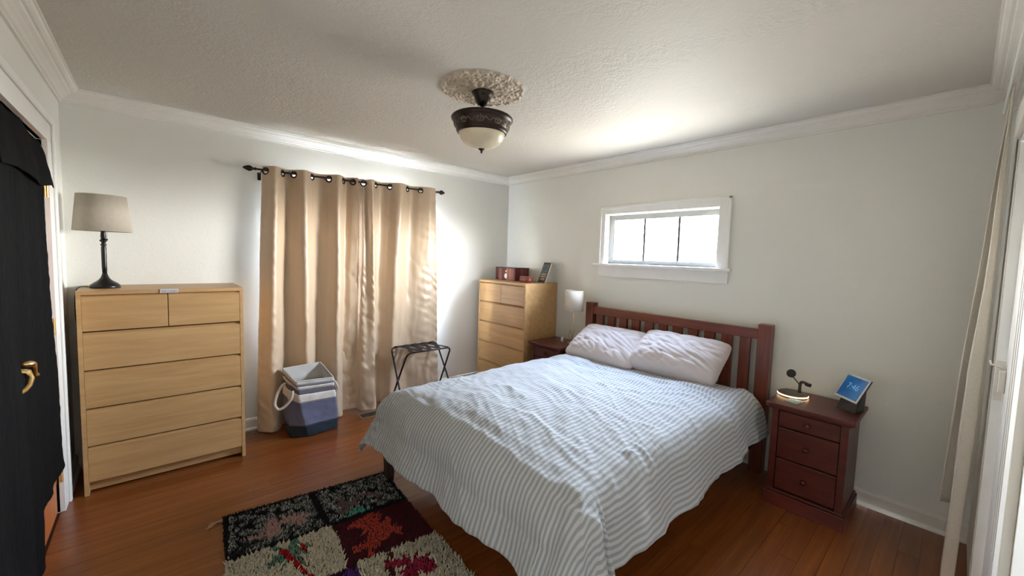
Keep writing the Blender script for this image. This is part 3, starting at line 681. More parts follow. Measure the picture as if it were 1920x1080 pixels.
for i in range(n):
    for s in (0, 1):
        x0 = xa+0.06+i*step+(0 if s == 0 else step); x1 = xa+0.06+i*step+(step if s == 0 else 0); hw = 0.021; dz = 0.001+0.002*s
        obj('strap', MB().hexa([(x0-hw, yb_, hz+0.006+dz), (x0+hw, yb_, hz+0.006+dz), (x1+hw, yf, hz+0.006+dz), (x1-hw, yf, hz+0.006+dz), (x0-hw, yb_, hz+0.008+dz), (x0+hw, yb_, hz+0.008+dz), (x1+hw, yf, hz+0.008+dz), (x1-hw, yf, hz+0.008+dz)]), sm_, t)
for x in (xa+0.006, xb_-0.006): obj('pivot', MB().tube([(x-0.012, -0.343, 0.300), (x+0.012, -0.343, 0.300)], 0.007, 10), 'blackmetal', t)
obj('stretcher', MB().tube([(xa+0.002, -0.20, 0.10), (xb_-0.002, -0.20, 0.10)], 0.006, 8), 'blackmetal', t)

# ------------------------------------------------------------------ floor register
t = thing('floor_vent', (-1.86, -0.30, 0), 'brown metal floor register lying in the boards below the curtains', 'vent')
vr = MB(); 
for a in ((-0.155, -0.140, -0.06, 0.06), (0.140, 0.155, -0.06, 0.06), (-0.140, 0.140, -0.06, -0.048), (-0.140, 0.140, 0.048, 0.06)): vr.box(a[0], a[1], a[2], a[3], 0.0, 0.006)
RV = Matrix.Translation((-1.80, -0.285, 0)) @ Matrix.Rotation(radians(0), 4, 'Z'); vr.xf(RV)
obj('frame', vr, mat('vent_rim', srgb(128, 112, 92), 0.5, 0.1, metal=0.3), t, bevel=0.001)
obj('duct', MB().box(-0.140, 0.140, -0.048, 0.048, 0.0002, 0.0012).xf(RV), 'blackplastic', t)
for i in range(11):
    x = -0.130+i*0.026; obj('slat', MB().box(x-0.005, x+0.005, -0.046, 0.046, 0.0014, 0.005).xf(RV), 'vent', t)

# ------------------------------------------------------------------ bed
HX = -0.115
t = thing('bed_frame', (-1.1, -2.197, 0), 'cherry wood slatted headboard and bed frame under the striped duvet', 'bed')
for a, b in ((-1.465, -1.379), (-3.020, -2.934)):
    obj('headboard_post', MB().box(HX, -0.035, a, b, 0.0, 1.078), 'cherry', t, bevel=0.004)
obj('top_rail', MB().box(HX+0.010, -0.055, -2.934, -1.465, 0.968, 1.040), 'cherryy', t, bevel=0.004)
obj('lower_rail', MB().box(HX+0.014, -0.060, -2.934, -1.465, 0.28, 0.42), 'cherryy', t, bevel=0.003)
gc = [-1.484, -1.6005, -1.735, -1.8655, -1.998, -2.130, -2.259, -2.391, -2.5225, -2.654, -2.7855, -2.910]
for i in range(11):
    a, b = gc[i]-0.026, gc[i+1]+0.026
    if i == 0: a = -1.496
    obj('slat', MB().box(HX+0.020, -0.066, b, a, 0.42, 0.968), 'cherry', t, bevel=0.002)
for y in (-1.410, -2.985): obj('side_rail', MB().box(-2.16, HX, y-0.013, y+0.013, 0.24, 0.37), 'darkwood', t, bevel=0.003)
obj('foot_rail', MB().box(-2.19, -2.16, -2.99, -1.40, 0.24, 0.37), 'darkwood', t, bevel=0.003)
for y in (-1.425, -2.975):
    obj('leg', MB().hexa([(-2.205, y-0.026, 0), (-2.160, y-0.026, 0), (-2.160, y+0.026, 0), (-2.205, y+0.026, 0), (-2.215, y-0.033, 0.24), (-2.150, y-0.033, 0.24), (-2.150, y+0.033, 0.24), (-2.215, y+0.033, 0.24)]), 'darkwood', t, bevel=0.003)
for i in range(8):
    x = -0.30-i*0.25; obj('support_slat', MB().box(x-0.035, x+0.035, -2.970, -1.425, 0.345, 0.363), 'darkwood', t)
obj('centre_leg', MB().box(-1.22, -1.16, -2.23, -2.17, 0, 0.345), 'darkwood', t)

m_ = MB().box(-2.150, -0.125, -2.965, -1.430, 0.365, 0.592)
tag(obj('mattress', m_, 'sheet', bevel=0.045), 'mattress in a pale sheet between headboard and duvet', 'mattress')

# duvet: a striped cloth laid over the mattress; u runs along the bed, t across
IX0, IX1, IY0, IY1 = -0.26, -2.035, -1.515, -2.895      # inset rectangle
RR = 0.150
CREASES = [  # long soft pulls in the cloth: (width, height, points)
 (0.020, 0.0088, [(-2.13, -2.73), (-2.19, -2.94), (-2.16, -3.02), (-2.10, -3.12), (-2.04, -3.19), (-1.95, -3.22)]),
 (0.018, 0.0072, [(-1.75, -2.87), (-1.68, -2.95), (-1.74, -3.11), (-1.77, -3.22)]),
 (0.015, 0.0060, [(-1.61, -2.86), (-1.63, -3.01), (-1.65, -3.10)]),
 (0.018, 0.0066, [(-1.77, -2.64), (-1.86, -2.80), (-2.01, -2.94)]),
 (0.015, 0.0060, [(-1.90, -2.94), (-1.98, -3.09), (-2.01, -3.15)]),
 (0.025, 0.0060, [(-2.11, -1.88), (-2.13, -2.27), (-2.13, -2.58), (-2.13, -2.79), (-2.11, -2.92), (-2.11, -2.96)]),
 (0.018, 0.0050, [(-2.13, -1.65), (-2.15, -1.85)]),
 (0.020, 0.0072, [(-1.91, -2.16), (-1.82, -2.41), (-1.86, -2.60), (-1.88, -2.75), (-2.01, -2.94)]),
 (0.020, 0.0066, [(-1.74, -2.25), (-1.90, -2.63), (-2.00, -2.93)]),
 (0.020, 0.0060, [(-1.55, -1.70), (-1.66, -2.05), (-1.70, -2.23)]),
 (0.025, 0.0066, [(-0.92, -1.99), (-1.08, -2.40), (-1.08, -2.70), (-0.98, -2.89)]),
 (0.025, 0.0077, [(-0.85, -1.66), (-1.06, -2.21), (-0.98, -2.54), (-0.75, -2.78), (-0.81, -3.06)]),
 (0.022, 0.0055, [(-1.21, -1.78), (-1.36, -2.31), (-1.42, -2.74), (-1.39, -2.97)]),
 (0.027, 0.0088, [(-0.41, -1.71), (-0.50, -2.13), (-0.44, -2.46), (-0.47, -2.75)]),
 (0.020, 0.0066, [(-0.60, -1.55), (-0.68, -1.95), (-0.62, -2.35), (-0.66, -2.80), (-0.85, -3.20)]),
 (0.018, 0.0060, [(-0.52, -2.20), (-0.58, -2.60), (-0.60, -2.95)])]
def crease_lines(x, y):
    h = 0.0
    x += 0.02*nz(x*4, y*4, 31); y += 0.02*nz(x*4, y*4, 37)
    for w_, a_, P_ in CREASES:
        best = 9.0; bt = 0
        for i in range(len(P_)-1):
            ax_, ay_ = P_[i]; bx_, by_ = P_[i+1]
            if min(ax_, bx_)-0.08 > x or max(ax_, bx_)+0.08 < x or min(ay_, by_)-0.08 > y or max(ay_, by_)+0.08 < y: continue
            dx, dy = bx_-ax_, by_-ay_; q = ((x-ax_)*dx+(y-ay_)*dy)/(dx*dx+dy*dy); qc = max(0, min(1, q))
            d = sqrt((x-ax_-dx*qc)**2+(y-ay_-dy*qc)**2)
            if d < abs(best):
                best = d if dx*(y-ay_)-dy*(x-ax_) > 0 else -d; bt = (i+qc)/(len(P_)-1)
        if abs(best) < 0.08:
            e_ = min(1, 6*bt, 6*(1-bt))
            h += a_*e_*(math.exp(-(best/w_)**2) - 0.55*math.exp(-((best-1.9*w_)/(1.3*w_))**2))
    return h
def creases(x, y):
    h = crease_lines(x, y)
    # long diagonal pulls over the top
    for (ang, fr, ln, am, sd) in ((-0.585, 4.0, 0.9, 0.012, 1), (-0.75, 8.5, 1.6, 0.007, 6), (-0.40, 17, 2.6, 0.0045, 9), (-0.15, 28, 4.5, 0.0025, 13)):
        ca, sa = cos(ang), sin(ang); a = x*ca+y*sa; b = -x*sa+y*ca
        q = noise.noise(Vector((b*ln+0.6*nz(a, b, sd), a*fr+1.1*nz(a*1.3, b*1.3, sd+3), sd)))
        h += am*math.exp(-(q*5.0)**2)*max(0, 0.45+1.2*nz(x*1.1, y*1.1, sd+7))
    h += 0.030*nz(x*1.7, y*1.7, 3) + 0.010*nz(x*5, y*5, 8) + 0.0035*nz(x*15, y*15, 12)
    # bunched ripples towards the pillows
    w_ = max(0.0, min(1.0, (x+1.05)/0.45))
    h += w_*(0.011*sin(26*x+5*nz(x*3, y*2.2, 2)+4*y)*(0.6+0.6*nz(x*4, y*3, 5)) + 0.006*nz(x*14, y*9, 4))
    return h
def duvet(ds, dt):
    """ds beyond the foot edge (>0) or position, dt beyond the sides; returns point"""
    x, y = ds, dt
    cx = max(min(x, IX0), IX1); cy = max(min(y, IY0), IY1)
    ex, ey = x-cx, y-cy
    ln = sqrt(ex*ex+ey*ey)
    crown_ = 0.030*(1-((cy-(IY0+IY1)/2)/((IY0-IY1)/2))**4)
    ztop = 0.618 + crown_*interp([-2.1, -1.9, -0.9, -0.6], [0.2, 1.0, 1.0, 0.5], x) 
    if ln < 1e-6:
        return Vector((x, y, ztop+creases(x, y)))
    n4 = (abs(ex)**3.2+abs(ey)**3.2)**(1/3.2)
    corner = min(abs(ex), abs(ey))/max(abs(ex), abs(ey), 1e-6)
    d = n4*(1+0.0*corner); nx, ny = ex/ln, ey/ln
    th = math.atan2(ny, nx)
    foot = abs(nx)
    R_ = RR + 0.06*foot
    if d < R_*pi/2:
        a = d/R_; ho = R_*sin(a); dn = R_*(1-cos(a)); k = d/(R_*pi/2)
    else:
        q = d-R_*pi/2; fl = 0.24+0.14*foot; ho = R_+q*fl; dn = R_+q*sqrt(1-fl*fl); k = 1.0
    kk = max(0.0, min(1.0, (d-0.10)/0.35))
    along = cy*nx*1.0 + cx*ny*1.0
    left_ = max(0.0, min(1.0, (cy+1.75)/0.2))*max(0.0, min(1.0, (-1.7-cx)/0.25))
    # soft vertical folds growing to the hem, stronger at the near corner
    wave = 0.020*kk*(1-left_)*sin(along*11+2.5*nz(along*2, d*2, 1)) + 0.010*kk*nz(along*14, d*5, 6)
    wave += (0.030*kk*corner*sin(th*9+1.0) if cy < -2.2 else 0.0) 
    ho += wave
    c2 = (2*nx*ny)**2
    ho *= 1+(0.42*corner*corner if cy < -2.2 else 0.34*c2)
    cr = creases(x, y); z = ztop-dn+cr*(1-0.75*kk); ho += cr*0.9*kk
    ho = max(ho, 0)
    return Vector((cx+nx*ho, cy+ny*ho, z))
LF, LS = 0.475, 0.395
XS = -0.335
NU, NV = 250, 300
def cloth_xy(u, v):
    t_ = lerp(IY0+LS+0.07*max(0, u)**3, IY1-LS, v)
    # the head edge is uneven; foot edge hem slightly wavy
    s0 = XS - 0.055*sin(v*pi)*1.0 - 0.02*nz(v*6, 1, 3) - 0.15*(1-v)**3 + 0.12*max(0, v-0.6)/0.4
    s1 = IX1-LF - 0.018*nz(v*5, 2, 8)
    s_ = lerp(s0, s1, u)
    over = 0.02*nz(s_*4, 5, 2)
    if v > 0.8: t_ += 0.05*(v-0.8)/0.2*(1-min(1, u*2.5))
    return s_, t_+over*(2*v-1)
mb = MB(); uvs = []
for j in range(NV+1):
    for i in range(NU+1):
        s_, t_ = cloth_xy(i/NU, j/NV); p = duvet(s_, t_)
        # near corner drops lower and swings out a little
        mb.v.append(p); uvs.append((t_*1.0 + 0.010*nz(s_*1.5, t_*1.5, 11) - 0.05*s_, s_))
for j in range(NV):
    for i in range(NU): mb.f.append((j*(NU+1)+i, j*(NU+1)+i+1, (j+1)*(NU+1)+i+1, (j+1)*(NU+1)+i))
dv = obj('duvet', mb, 'duvet', smooth='all', solid=0.014, fixn=False)
ul = dv.data.uv_layers.new(name='UVMap')
for l in dv.data.loops: ul.data[l.index].uv = uvs[l.vertex_index]
dv.modifiers['Solidify'].offset = -1
tag(dv, 'white duvet with grey ticking stripes spread over the bed', 'duvet')
tag(obj('tie_tape', MB().tube([(-0.935, -2.790, 0.002), (-0.91, -2.785, 0.004), (-0.885, -2.76, 0.012), (-0.87, -2.735, 0.003)], 0.004, 6), 'linen', smooth=True), 'small white tape lying on the floor under the bed side', 'tape')

# pillows
def pillow(name, cy, cz, cx, wid, hgt, thk, tilt, roll, label, seed, yaw=0):
    ux = Vector((0, -1, 0)); up = Vector((sin(tilt), 0, cos(tilt))); nn = Vector((-cos(tilt), 0, sin(tilt)))
    c = Vector((cx, cy, cz)); n = 56; mb = MB()
    cr, sr = cos(roll), sin(roll); ux, up = ux*cr+up*sr, up*cr-ux*sr
    def side(s):
        def fn(u, v):
            a, b = 2*u-1, 2*v-1
            # corners poke out, sides bow in
            rc_ = 1-0.10*(abs(a)*abs(b))**5; px = a*(1-0.05*(1-abs(b)**2))*rc_; py = b*(1-0.05*(1-abs(a)**2))*rc_
            th_ = max(0.0, (1-abs(a)**3.2))**0.5*max(0.0, (1-abs(b)**2.6))**0.5
            h = thk*0.5*th_*(1+0.15*b*-1)
            rad = math.atan2(b, a)
            ed = max(abs(a), abs(b))
            cre = 0.016*ed*th_**0.3*max(0, nz(rad*4.5+seed, ed*1.0, seed))*1.4
            cre += 0.012*(1-min(1, abs(nz(a*1.5-b*0.8+seed, (a+b*1.3)*4.2, seed))*4))*th_
            h2 = h-cre*(1 if s > 0 else 0)
            return c+ux*(px*wid/2)+up*(py*hgt/2)+nn*(s*h2)
        return fn
    mb.grid(n, n, side(1)); mb.grid(n, n, side(-1))
    b = bmesh.new(); vs = [b.verts.new(p) for p in mb.v]
    for f in mb.f: b.faces.new([vs[i] for i in f])
    bmesh.ops.remove_doubles(b, verts=b.verts, dist=1e-4); mb2 = MB(); b.verts.index_update()
    mb2.v = [v.co.copy() for v in b.verts]; mb2.f = [tuple(v.index for v in f.verts) for f in b.faces]; b.free()
    return tag(obj(name, mb2, 'pillow', smooth='all'), label, 'pillow', 'pale pink pillows')
pillow('pillow', -1.825, 0.755, -0.350, 0.74, 0.46, 0.20, 1.00, 0.0, 'pale pink pillow on the side of the bed nearest the corner dresser', 1.0)
pillow('pillow', -2.455, 0.782, -0.335, 0.72, 0.44, 0.25, 0.92, -0.01, 'pale pink pillow nearest the nightstand with the round charger', 5.0)

# ------------------------------------------------------------------ nightstands
def make_nightstand():
    t = thing('nightstand', (0, 0, 0), '', 'nightstand', 'matching cherry nightstands', local=True)
    W_, D_, H_ = 0.442, 0.42, 0.648
    obj('tabletop', MB().box(0, W_, 0, D_, H_-0.026, H_), 'nsh', t, bevel=0.005)
    ap = MB().box(0.016, W_-0.016, 0.018, D_-0.01, H_-0.040, H_-0.026); obj('cornice', ap, 'nsh', t, bevel=0.004)
    for x in (0.030, W_-0.030-0.036):
        obj('post', MB().box(x, x+0.036, 0.026, 0.062, 0.10, H_-0.040), 'nsh', t, bevel=0.002)
    for x in (0.032, W_-0.032-0.018): obj('side_panel', MB().box(x, x+0.018, 0.062, D_-0.012, 0.10, H_-0.040), 'nsh', t)
    obj('back_panel', MB().box(0.050, W_-0.050, D_-0.020, D_-0.012, 0.10, H_-0.040), 'nsh', t)
    obj('carcass', MB().box(0.067, W_-0.067, 0.050, D_-0.022, 0.10, H_-0.040), 'darkwood', t)
    for a, b in ((0.505, 0.600), (0.308, 0.497), (0.108, 0.300)):
        d = obj('drawer', MB().box(0.069, W_-0.069, 0.031, 0.050, a, b), 'nsh', t, bevel=0.003)
        kb = MB().lathe([(0.006, 0), (0.005, 0.008), (0.013, 0.016), (0.014, 0.022), (0.009, 0.027), (0, 0.028)], n=20)
        kb.xf(Matrix.Translation((W_/2, 0.031, (a+b)/2)) @ Matrix.Rotation(radians(90), 4, 'X'))
        obj('knob', kb, 'nsh', d, smooth='all')
    pl = MB().box(0.014, W_-0.014, 0.010, D_-0.006, 0.0, 0.085); pl.box(0.022, W_-0.022, 0.018, D_-0.008, 0.085, 0.100)
    obj('plinth', pl, 'nsh', t, bevel=0.004)
    return t
ns = make_nightstand(); ns.location = (-0.470, -3.118, 0); ns.rotation_euler = (0, 0, radians(-90))
tag(ns, 'dark cherry nightstand with three drawers at the right under the charger', 'nightstand', 'matching cherry nightstands')
ns2 = copy_tree(ns); ns2.location = (-0.470, -0.928, 0)
tag(ns2, 'dark cherry nightstand between the corner dresser and the bed', 'nightstand', 'matching cherry nightstands')

# lamp on the far nightstand
bx, by, bz = -0.20, -1.296, 0.649
t = thing('table_lamp', (bx, by, bz), 'slim brass lamp with white drum shade on the far nightstand', 'lamp')
obj('base', MB().lathe([(0, 0), (0.055, 0), (0.055, 0.008), (0.048, 0.013), (0.008, 0.018), (0, 0.018)], (bx, by, bz), 32), 'brass', t, smooth=True)
obj('pole', MB().lathe([(0.0045, 0.015), (0.0045, 0.40), (0, 0.40)], (bx, by, bz), 12), 'brass', t, smooth=True)
obj('lamp_shade', MB().lathe([(0.095, 0.335), (0.090, 0.540)], (bx, by, bz), 48, close=False), 'shadew', t, smooth='all', solid=0.003)
obj('bulb', MB().lathe([(0.012, 0.38), (0.014, 0.40), (0.026, 0.43), (0.026, 0.45), (0.016, 0.47), (0, 0.475)], (bx, by, bz), 20), 'white', t, smooth='all')
sp = MB()
for k in range(3): sp.tube([(bx, by, bz+0.39), (bx+0.094*cos(k*2.094), by+0.094*sin(k*2.094), bz+0.37)], 0.0015, 6)
obj('shade_spider', sp, 'brass', t)
bo = MB().lathe([(0, 0), (0.014, 0), (0.015, 0.004), (0.015, 0.030), (0.011, 0.034), (0.011, 0.044), (0, 0.044)], (-0.20, -1.155, 0.649), 20)
tag(obj('small_jar', bo, 'white', smooth=True), 'tiny white jar on the far nightstand beside the lamp', 'jar')
wc = [(-0.215, -1.30, 0.672), (-0.17, -1.26, 0.72), (-0.15, -1.22, 0.765), (-0.13, -1.19, 0.745), (-0.15, -1.20, 0.70), (-0.14, -1.25, 0.672), (-0.09, -1.33, 0.70), (-0.08, -1.37, 0.76), (-0.07, -1.372, 0.72), (-0.05, -1.37, 0.66)]
tag(obj('cable', MB().tube([crom(wc, i/60) for i in range(61)], 0.0018, 6), 'cordm', smooth='all'), 'thin dark cable looping beside the slim brass lamp', 'cable')

# ------------------------------------------------------------------ things on the corner dresser (top z = 1.23)
TZ = 1.231
t = thing('keepsake_box', (-0.19, -0.33, TZ), 'striped red and brown wooden box with an oval badge on the corner dresser', 'box')
c1_, c2_, c3_, c4_ = srgb(74, 26, 22), srgb(132, 74, 62), srgb(96, 36, 32), srgb(150, 96, 80)
st = [(0.0, c1_), (0.10, c3_), (0.17, c2_), (0.32, c1_), (0.56, c4_), (0.63, c2_), (0.72, c4_), (0.80, c2_), (0.93, c3_)]
mbx = banded('striped_veneer', 'Y', st, 0.3)
bxm = MB().box(-0.300, -0.085, -0.500, -0.155, TZ, TZ+0.146)
nt_ = mbx.node_tree
for n_ in nt_.nodes:
    if n_.type == 'MAP_RANGE': n_.inputs[1].default_value = 0.175; n_.inputs[2].default_value = -0.170
obj('box_body', bxm, mbx, t, bevel=0.003)
sd = [(0.0, srgb(84, 16, 26)), (0.35, srgb(112, 52, 50)), (0.6, srgb(92, 34, 34)), (0.85, srgb(58, 22, 18))]
mbs = banded('striped_veneer_side', 'X', sd, 0.3)
for n_ in mbs.node_tree.nodes:
    if n_.type == 'MAP_RANGE': n_.inputs[1].default_value = -0.11; n_.inputs[2].default_value = 0.105
obj('side_panel', MB().box(-0.298, -0.087, -0.5015, -0.500, TZ+0.002, TZ+0.144), mbs, t)
obj('lid_edge', MB().box(-0.303, -0.082, -0.503, -0.152, TZ+0.140, TZ+0.150), mat('box_edge', srgb(48, 18, 16), 0.35, 0.1), t, bevel=0.002)
ov = MB().lathe([(0, 0), (1, 0), (1, 0.003), (0.8, 0.005), (0, 0.005)], n=28)
ov.xf(Matrix.Translation((-0.3005, -0.345, TZ+0.052)) @ Matrix.Rotation(radians(-90), 4, 'Y') @ Matrix.Diagonal((0.030, 0.026, 1, 1)))
obj('oval_badge', ov, mat('badge_face', srgb(226, 196, 184), 0.4, 0.06), t, smooth=True)
rg = MB().tube([(-0.302, -0.345+0.029*cos(a*pi/12), TZ+0.052+0.034*sin(a*pi/12)) for a in range(25)], 0.0028, 6)
obj('badge_ring', rg, 'blackmetal', t, smooth=True)
ov = MB().lathe([(0, 0), (1, 0), (0.8, 0.004), (0, 0.005)], n=20)
ov.xf(Matrix.Translation((-0.3005, -0.345, TZ+0.106)) @ Matrix.Rotation(radians(-90), 4, 'Y') @ Matrix.Diagonal((0.010, 0.010, 1, 1)))
obj('round_stud', ov, mat('stud_face', srgb(232, 206, 196), 0.4, 0.04), t, smooth=True)

def sup(a, p): return (abs(cos(a))**p*(1 if cos(a) >= 0 else -1), abs(sin(a))**p*(1 if sin(a) >= 0 else -1))
t = thing('trinket_box', (-0.33, -0.715, TZ), 'small rounded reddish wooden trinket box in front of the striped box', 'box')
def ovalbody(z0, z1, pr):
    mb = MB(); n = 40; vs = []; fs = []
    for i, (s, z) in enumerate(pr):
        for j in range(n):
            a = 2*pi*j/n; c, q = sup(a, 0.7); vs.append((-0.33+0.045*s*c, -0.715+0.080*s*q, TZ+z*1.2))
    for i in range(len(pr)-1):
        for j in range(n): fs.append((i*n+j, i*n+(j+1) % n, (i+1)*n+(j+1) % n, (i+1)*n+j))
    fs.append(tuple(range(n))[::-1]); fs.append(tuple((len(pr)-1)*n+j for j in range(n)))
    return mb.add(vs, fs)
obj('body', ovalbody(0, 0, [(0.88, 0), (0.96, 0.006), (1.0, 0.020), (1.0, 0.030), (0.95, 0.036)]), 'redbox', t, smooth=True)
obj('lid', ovalbody(0, 0, [(0.95, 0.037), (0.99, 0.040), (0.98, 0.050), (0.90, 0.055), (0.86, 0.054)]), 'redbox', t, smooth=True)

t = thing('book', (-0.14, -0.77, TZ), 'dark paperback leaning on the wall atop the corner dresser', 'book')
BM = Matrix.Translation((-0.150, -0.715, TZ+0.0005)) @ Matrix.Rotation(radians(-12), 4, 'Z') @ Matrix.Rotation(radians(20), 4, 'Y') @ Matrix.Translation((0, 0, 0.0))
# local: x = thickness (towards wall), y = along cover (negative = right), z = height
bw, bh, bt = 0.135, 0.235, 0.030
obj('pages', MB().box(0.002, bt-0.002, -bw+0.003, -0.002, 0.003, bh-0.003).xf(BM), 'paper', t)
obj('front_cover', MB().box(0, 0.002, -bw, 0, 0, bh).xf(BM), mat('book_cover', srgb(58, 48, 44), 0.35, 0.1), t)
obj('back_cover', MB().box(bt-0.002, bt, -bw, 0, 0, bh).xf(BM), mat('book_back', srgb(58, 48, 44), 0.4, 0.1), t)
pm = mat('cover_picture', srgb(84, 96, 100), 0.4, 0.75, (26, 26, 26), detail=2)
obj('cover_picture', MB().box(-0.0006, 0, -bw+0.014, -0.010, 0.110, 0.212).xf(BM), pm, t, label='grey blue picture on the cover')
lt = MB(); rl = random.Random(5)
for row, (z0, z1) in enumerate(((0.062, 0.083), (0.032, 0.053))):
    x = -0.014-row*0.012
    while x > -bw+0.018+row*0.012:
        w_ = rl.uniform(0.008, 0.012); lt.box(-0.0010, 0, x-w_*0.45, x, z0, z1); lt.box(-0.0010, 0, x-w_, x-w_*0.45, z0+rl.choice((0, 0.012)), z0+0.0085+rl.choice((0, 0.012))); x -= w_+0.003
    if row == 0: pass
lt.xf(BM); obj('title_letters', lt, mat('title_gold', srgb(206, 170, 110), 0.4, 0.05), t, label='gold title lettering')
lb = MB().box(-0.0010, 0, -bw+0.014, -0.012, 0.092, 0.098).box(-0.0010, 0, -bw+0.020, -0.018, 0.101, 0.105); lb.xf(BM)
obj('author_line', lb, mat('author_white', srgb(196, 196, 192), 0.4, 0.05), t, label='white line of small lettering')

# ------------------------------------------------------------------ things on the near nightstand (top z = 0.648)
NZ = 0.6485
cx, cy = -0.205, -3.196
t = thing('charging_stand', (cx, cy, NZ), 'round charging stand with a lit ring on the near nightstand', 'charger')
obj('base', MB().lathe([(0, 0), (0.078, 0), (0.082, 0.004), (0.082, 0.007), (0, 0.007)], (cx, cy, NZ), 48), 'blackplastic', t, smooth=True)
obj('light_ring', MB().lathe([(0.080, 0.007), (0.0865, 0.008), (0.0865, 0.013), (0.080, 0.014)], (cx, cy, NZ), 48, close=False), 'ring', t, smooth=True, solid=0.001, label='glowing warm white ring')
obj('charging_pad', MB().lathe([(0, 0.0075), (0.084, 0.014), (0.086, 0.017), (0.080, 0.021), (0, 0.021)], (cx, cy, NZ), 48), mat('pad_top', srgb(96, 84, 66), 0.45, 0.05), t, smooth=True)
sx0, sy0 = cx+0.035, cy-0.028
pm_ = mat('stand_metal', srgb(92, 88, 80), 0.35, 0.05, metal=0.6)
obj('stem', MB().tube([(sx0, sy0, NZ+0.020), (sx0, sy0, NZ+0.055), (sx0, sy0-0.001, NZ+0.078), (sx0-0.003, sy0-0.006, NZ+0.092), (sx0-0.010, sy0-0.020, NZ+0.098), (sx0-0.018, sy0-0.034, NZ+0.094)], 0.009, 12), pm_, t, smooth='all')
obj('phone_arm', MB().tube([(sx0, sy0, NZ+0.070), (sx0-0.010, sy0+0.022, NZ+0.100), (sx0-0.018, sy0+0.036, NZ+0.118)], 0.004, 8), pm_, t, smooth='all')
pk = MB().lathe([(0, -0.004), (0.027, -0.004), (0.028, 0), (0.027, 0.005), (0, 0.005)], n=32)
pk.xf(Matrix.Translation((sx0-0.022, sy0+0.048, NZ+0.142)) @ Matrix.Rotation(radians(-62), 4, 'Y') @ Matrix.Rotation(radians(-8), 4, 'X'))
obj('phone_puck', pk, 'blackplastic', t, smooth=True)
wp = MB().lathe([(0, -0.010), (0.017, -0.010), (0.018, -0.006), (0.018, 0.006), (0.016, 0.010), (0, 0.010)], n=28)
wp.xf(Matrix.Translation((sx0-0.025, sy0-0.050, NZ+0.092)) @ Matrix.Rotation(radians(12), 4, 'X'))
obj('watch_puck', wp, 'blackplastic', t, smooth=True)
obj('watch_puck_top', MB().lathe([(0, 0.0102), (0.012, 0.0102), (0.012, 0.0112), (0, 0.0112)], n=24).xf(Matrix.Translation((sx0-0.025, sy0-0.050, NZ+0.092)) @ Matrix.Rotation(radians(12), 4, 'X')), 'silver', t)

cm = mat('blue_card', srgb(112, 150, 166), 0.5, 0.35, (50, 50, 50))
cdv = [(-0.360, -3.190), (-0.255, -3.205), (-0.290, -3.285), (-0.392, -3.262)]
tag(obj('card', MB().prism(cdv, lambda a, b: (a, b, NZ), lambda a, b: (a, b, NZ+0.0012)), cm), 'pale blue card lying in front of the round charging stand', 'card')

t = thing('smart_display', (-0.19, -3.49, NZ), 'white framed smart display with blue screen on the near nightstand', 'display')
ya, ti = -0.771, 0.5
wd = Vector((sin(ya), -cos(ya), 0)); ud = Vector((cos(ya)*sin(ti), sin(ya)*sin(ti), cos(ti))); nd = wd.cross(ud) 
if nd.z < 0: nd = -nd
DC = Vector((-0.206, -3.494, 0.780))
def dpt(a, b, c): return DC+wd*a+ud*b+nd*c
def dbox(a0, a1, b0, b1, c0, c1): return MB().hexa([dpt(a0, b0, c0), dpt(a1, b0, c0), dpt(a1, b1, c0), dpt(a0, b1, c0), dpt(a0, b0, c1), dpt(a1, b0, c1), dpt(a1, b1, c1), dpt(a0, b1, c1)])
obj('bezel', dbox(-0.087, 0.087, -0.080, 0.080, -0.004, 0.0), mat('display_bezel', srgb(214, 212, 210), 0.4, 0.02), t, bevel=0.0018)
obj('housing', dbox(-0.086, 0.086, -0.079, 0.079, -0.013, -0.004), 'blackplastic', t, bevel=0.003)
sc, N, L, P = newmat('blue_screen'); P.inputs['Roughness'].default_value = 0.12
v = coords(N, L, (14, 14, 14)); n_ = N.new('ShaderNodeTexNoise'); n_.inputs['Scale'].default_value = 1; L.new(v, n_.inputs[0])
r_ = N.new('ShaderNodeValToRGB'); r_.color_ramp.elements[0].color = srgb(14, 44, 84); r_.color_ramp.elements[1].color = srgb(34, 96, 140); L.new(n_.outputs[0], r_.inputs[0])
P.inputs['Base Color'].default_value = (0.01, 0.01, 0.02, 1); L.new(r_.outputs[0], P.inputs['Emission Color']); P.inputs['Emission Strength'].default_value = 0.050
scr = obj('screen', dbox(-0.077, 0.077, -0.068, 0.068, 0.0, 0.0008), sc, t)
dg, N, L, P = newmat('screen_digits'); P.inputs['Base Color'].default_value = srgb(20, 60, 90); P.inputs['Emission Color'].default_value = srgb(110, 160, 200); P.inputs['Emission Strength'].default_value = 0.034
fc = bpy.data.curves.new('clock_digits', 'FONT'); fc.body = '7:46'; fc.size = 0.052; fc.align_x = 'CENTER'; fc.align_y = 'CENTER'; fc.extrude = 0.0003
fo = bpy.data.objects.new('clock_digits_source', fc); COL.objects.link(fo)
dgp = bpy.context.evaluated_depsgraph_get(); fm = bpy.data.meshes.new_from_object(fo.evaluated_get(dgp)); bpy.data.objects.remove(fo)
dm = MB(); dm.v = [dpt(p.co.x+0.004, p.co.y+0.006, 0.0013+p.co.z) for p in fm.vertices]; dm.f = [tuple(p.vertices) for p in fm.polygons]
obj('clock_digits', dm, dg, t)
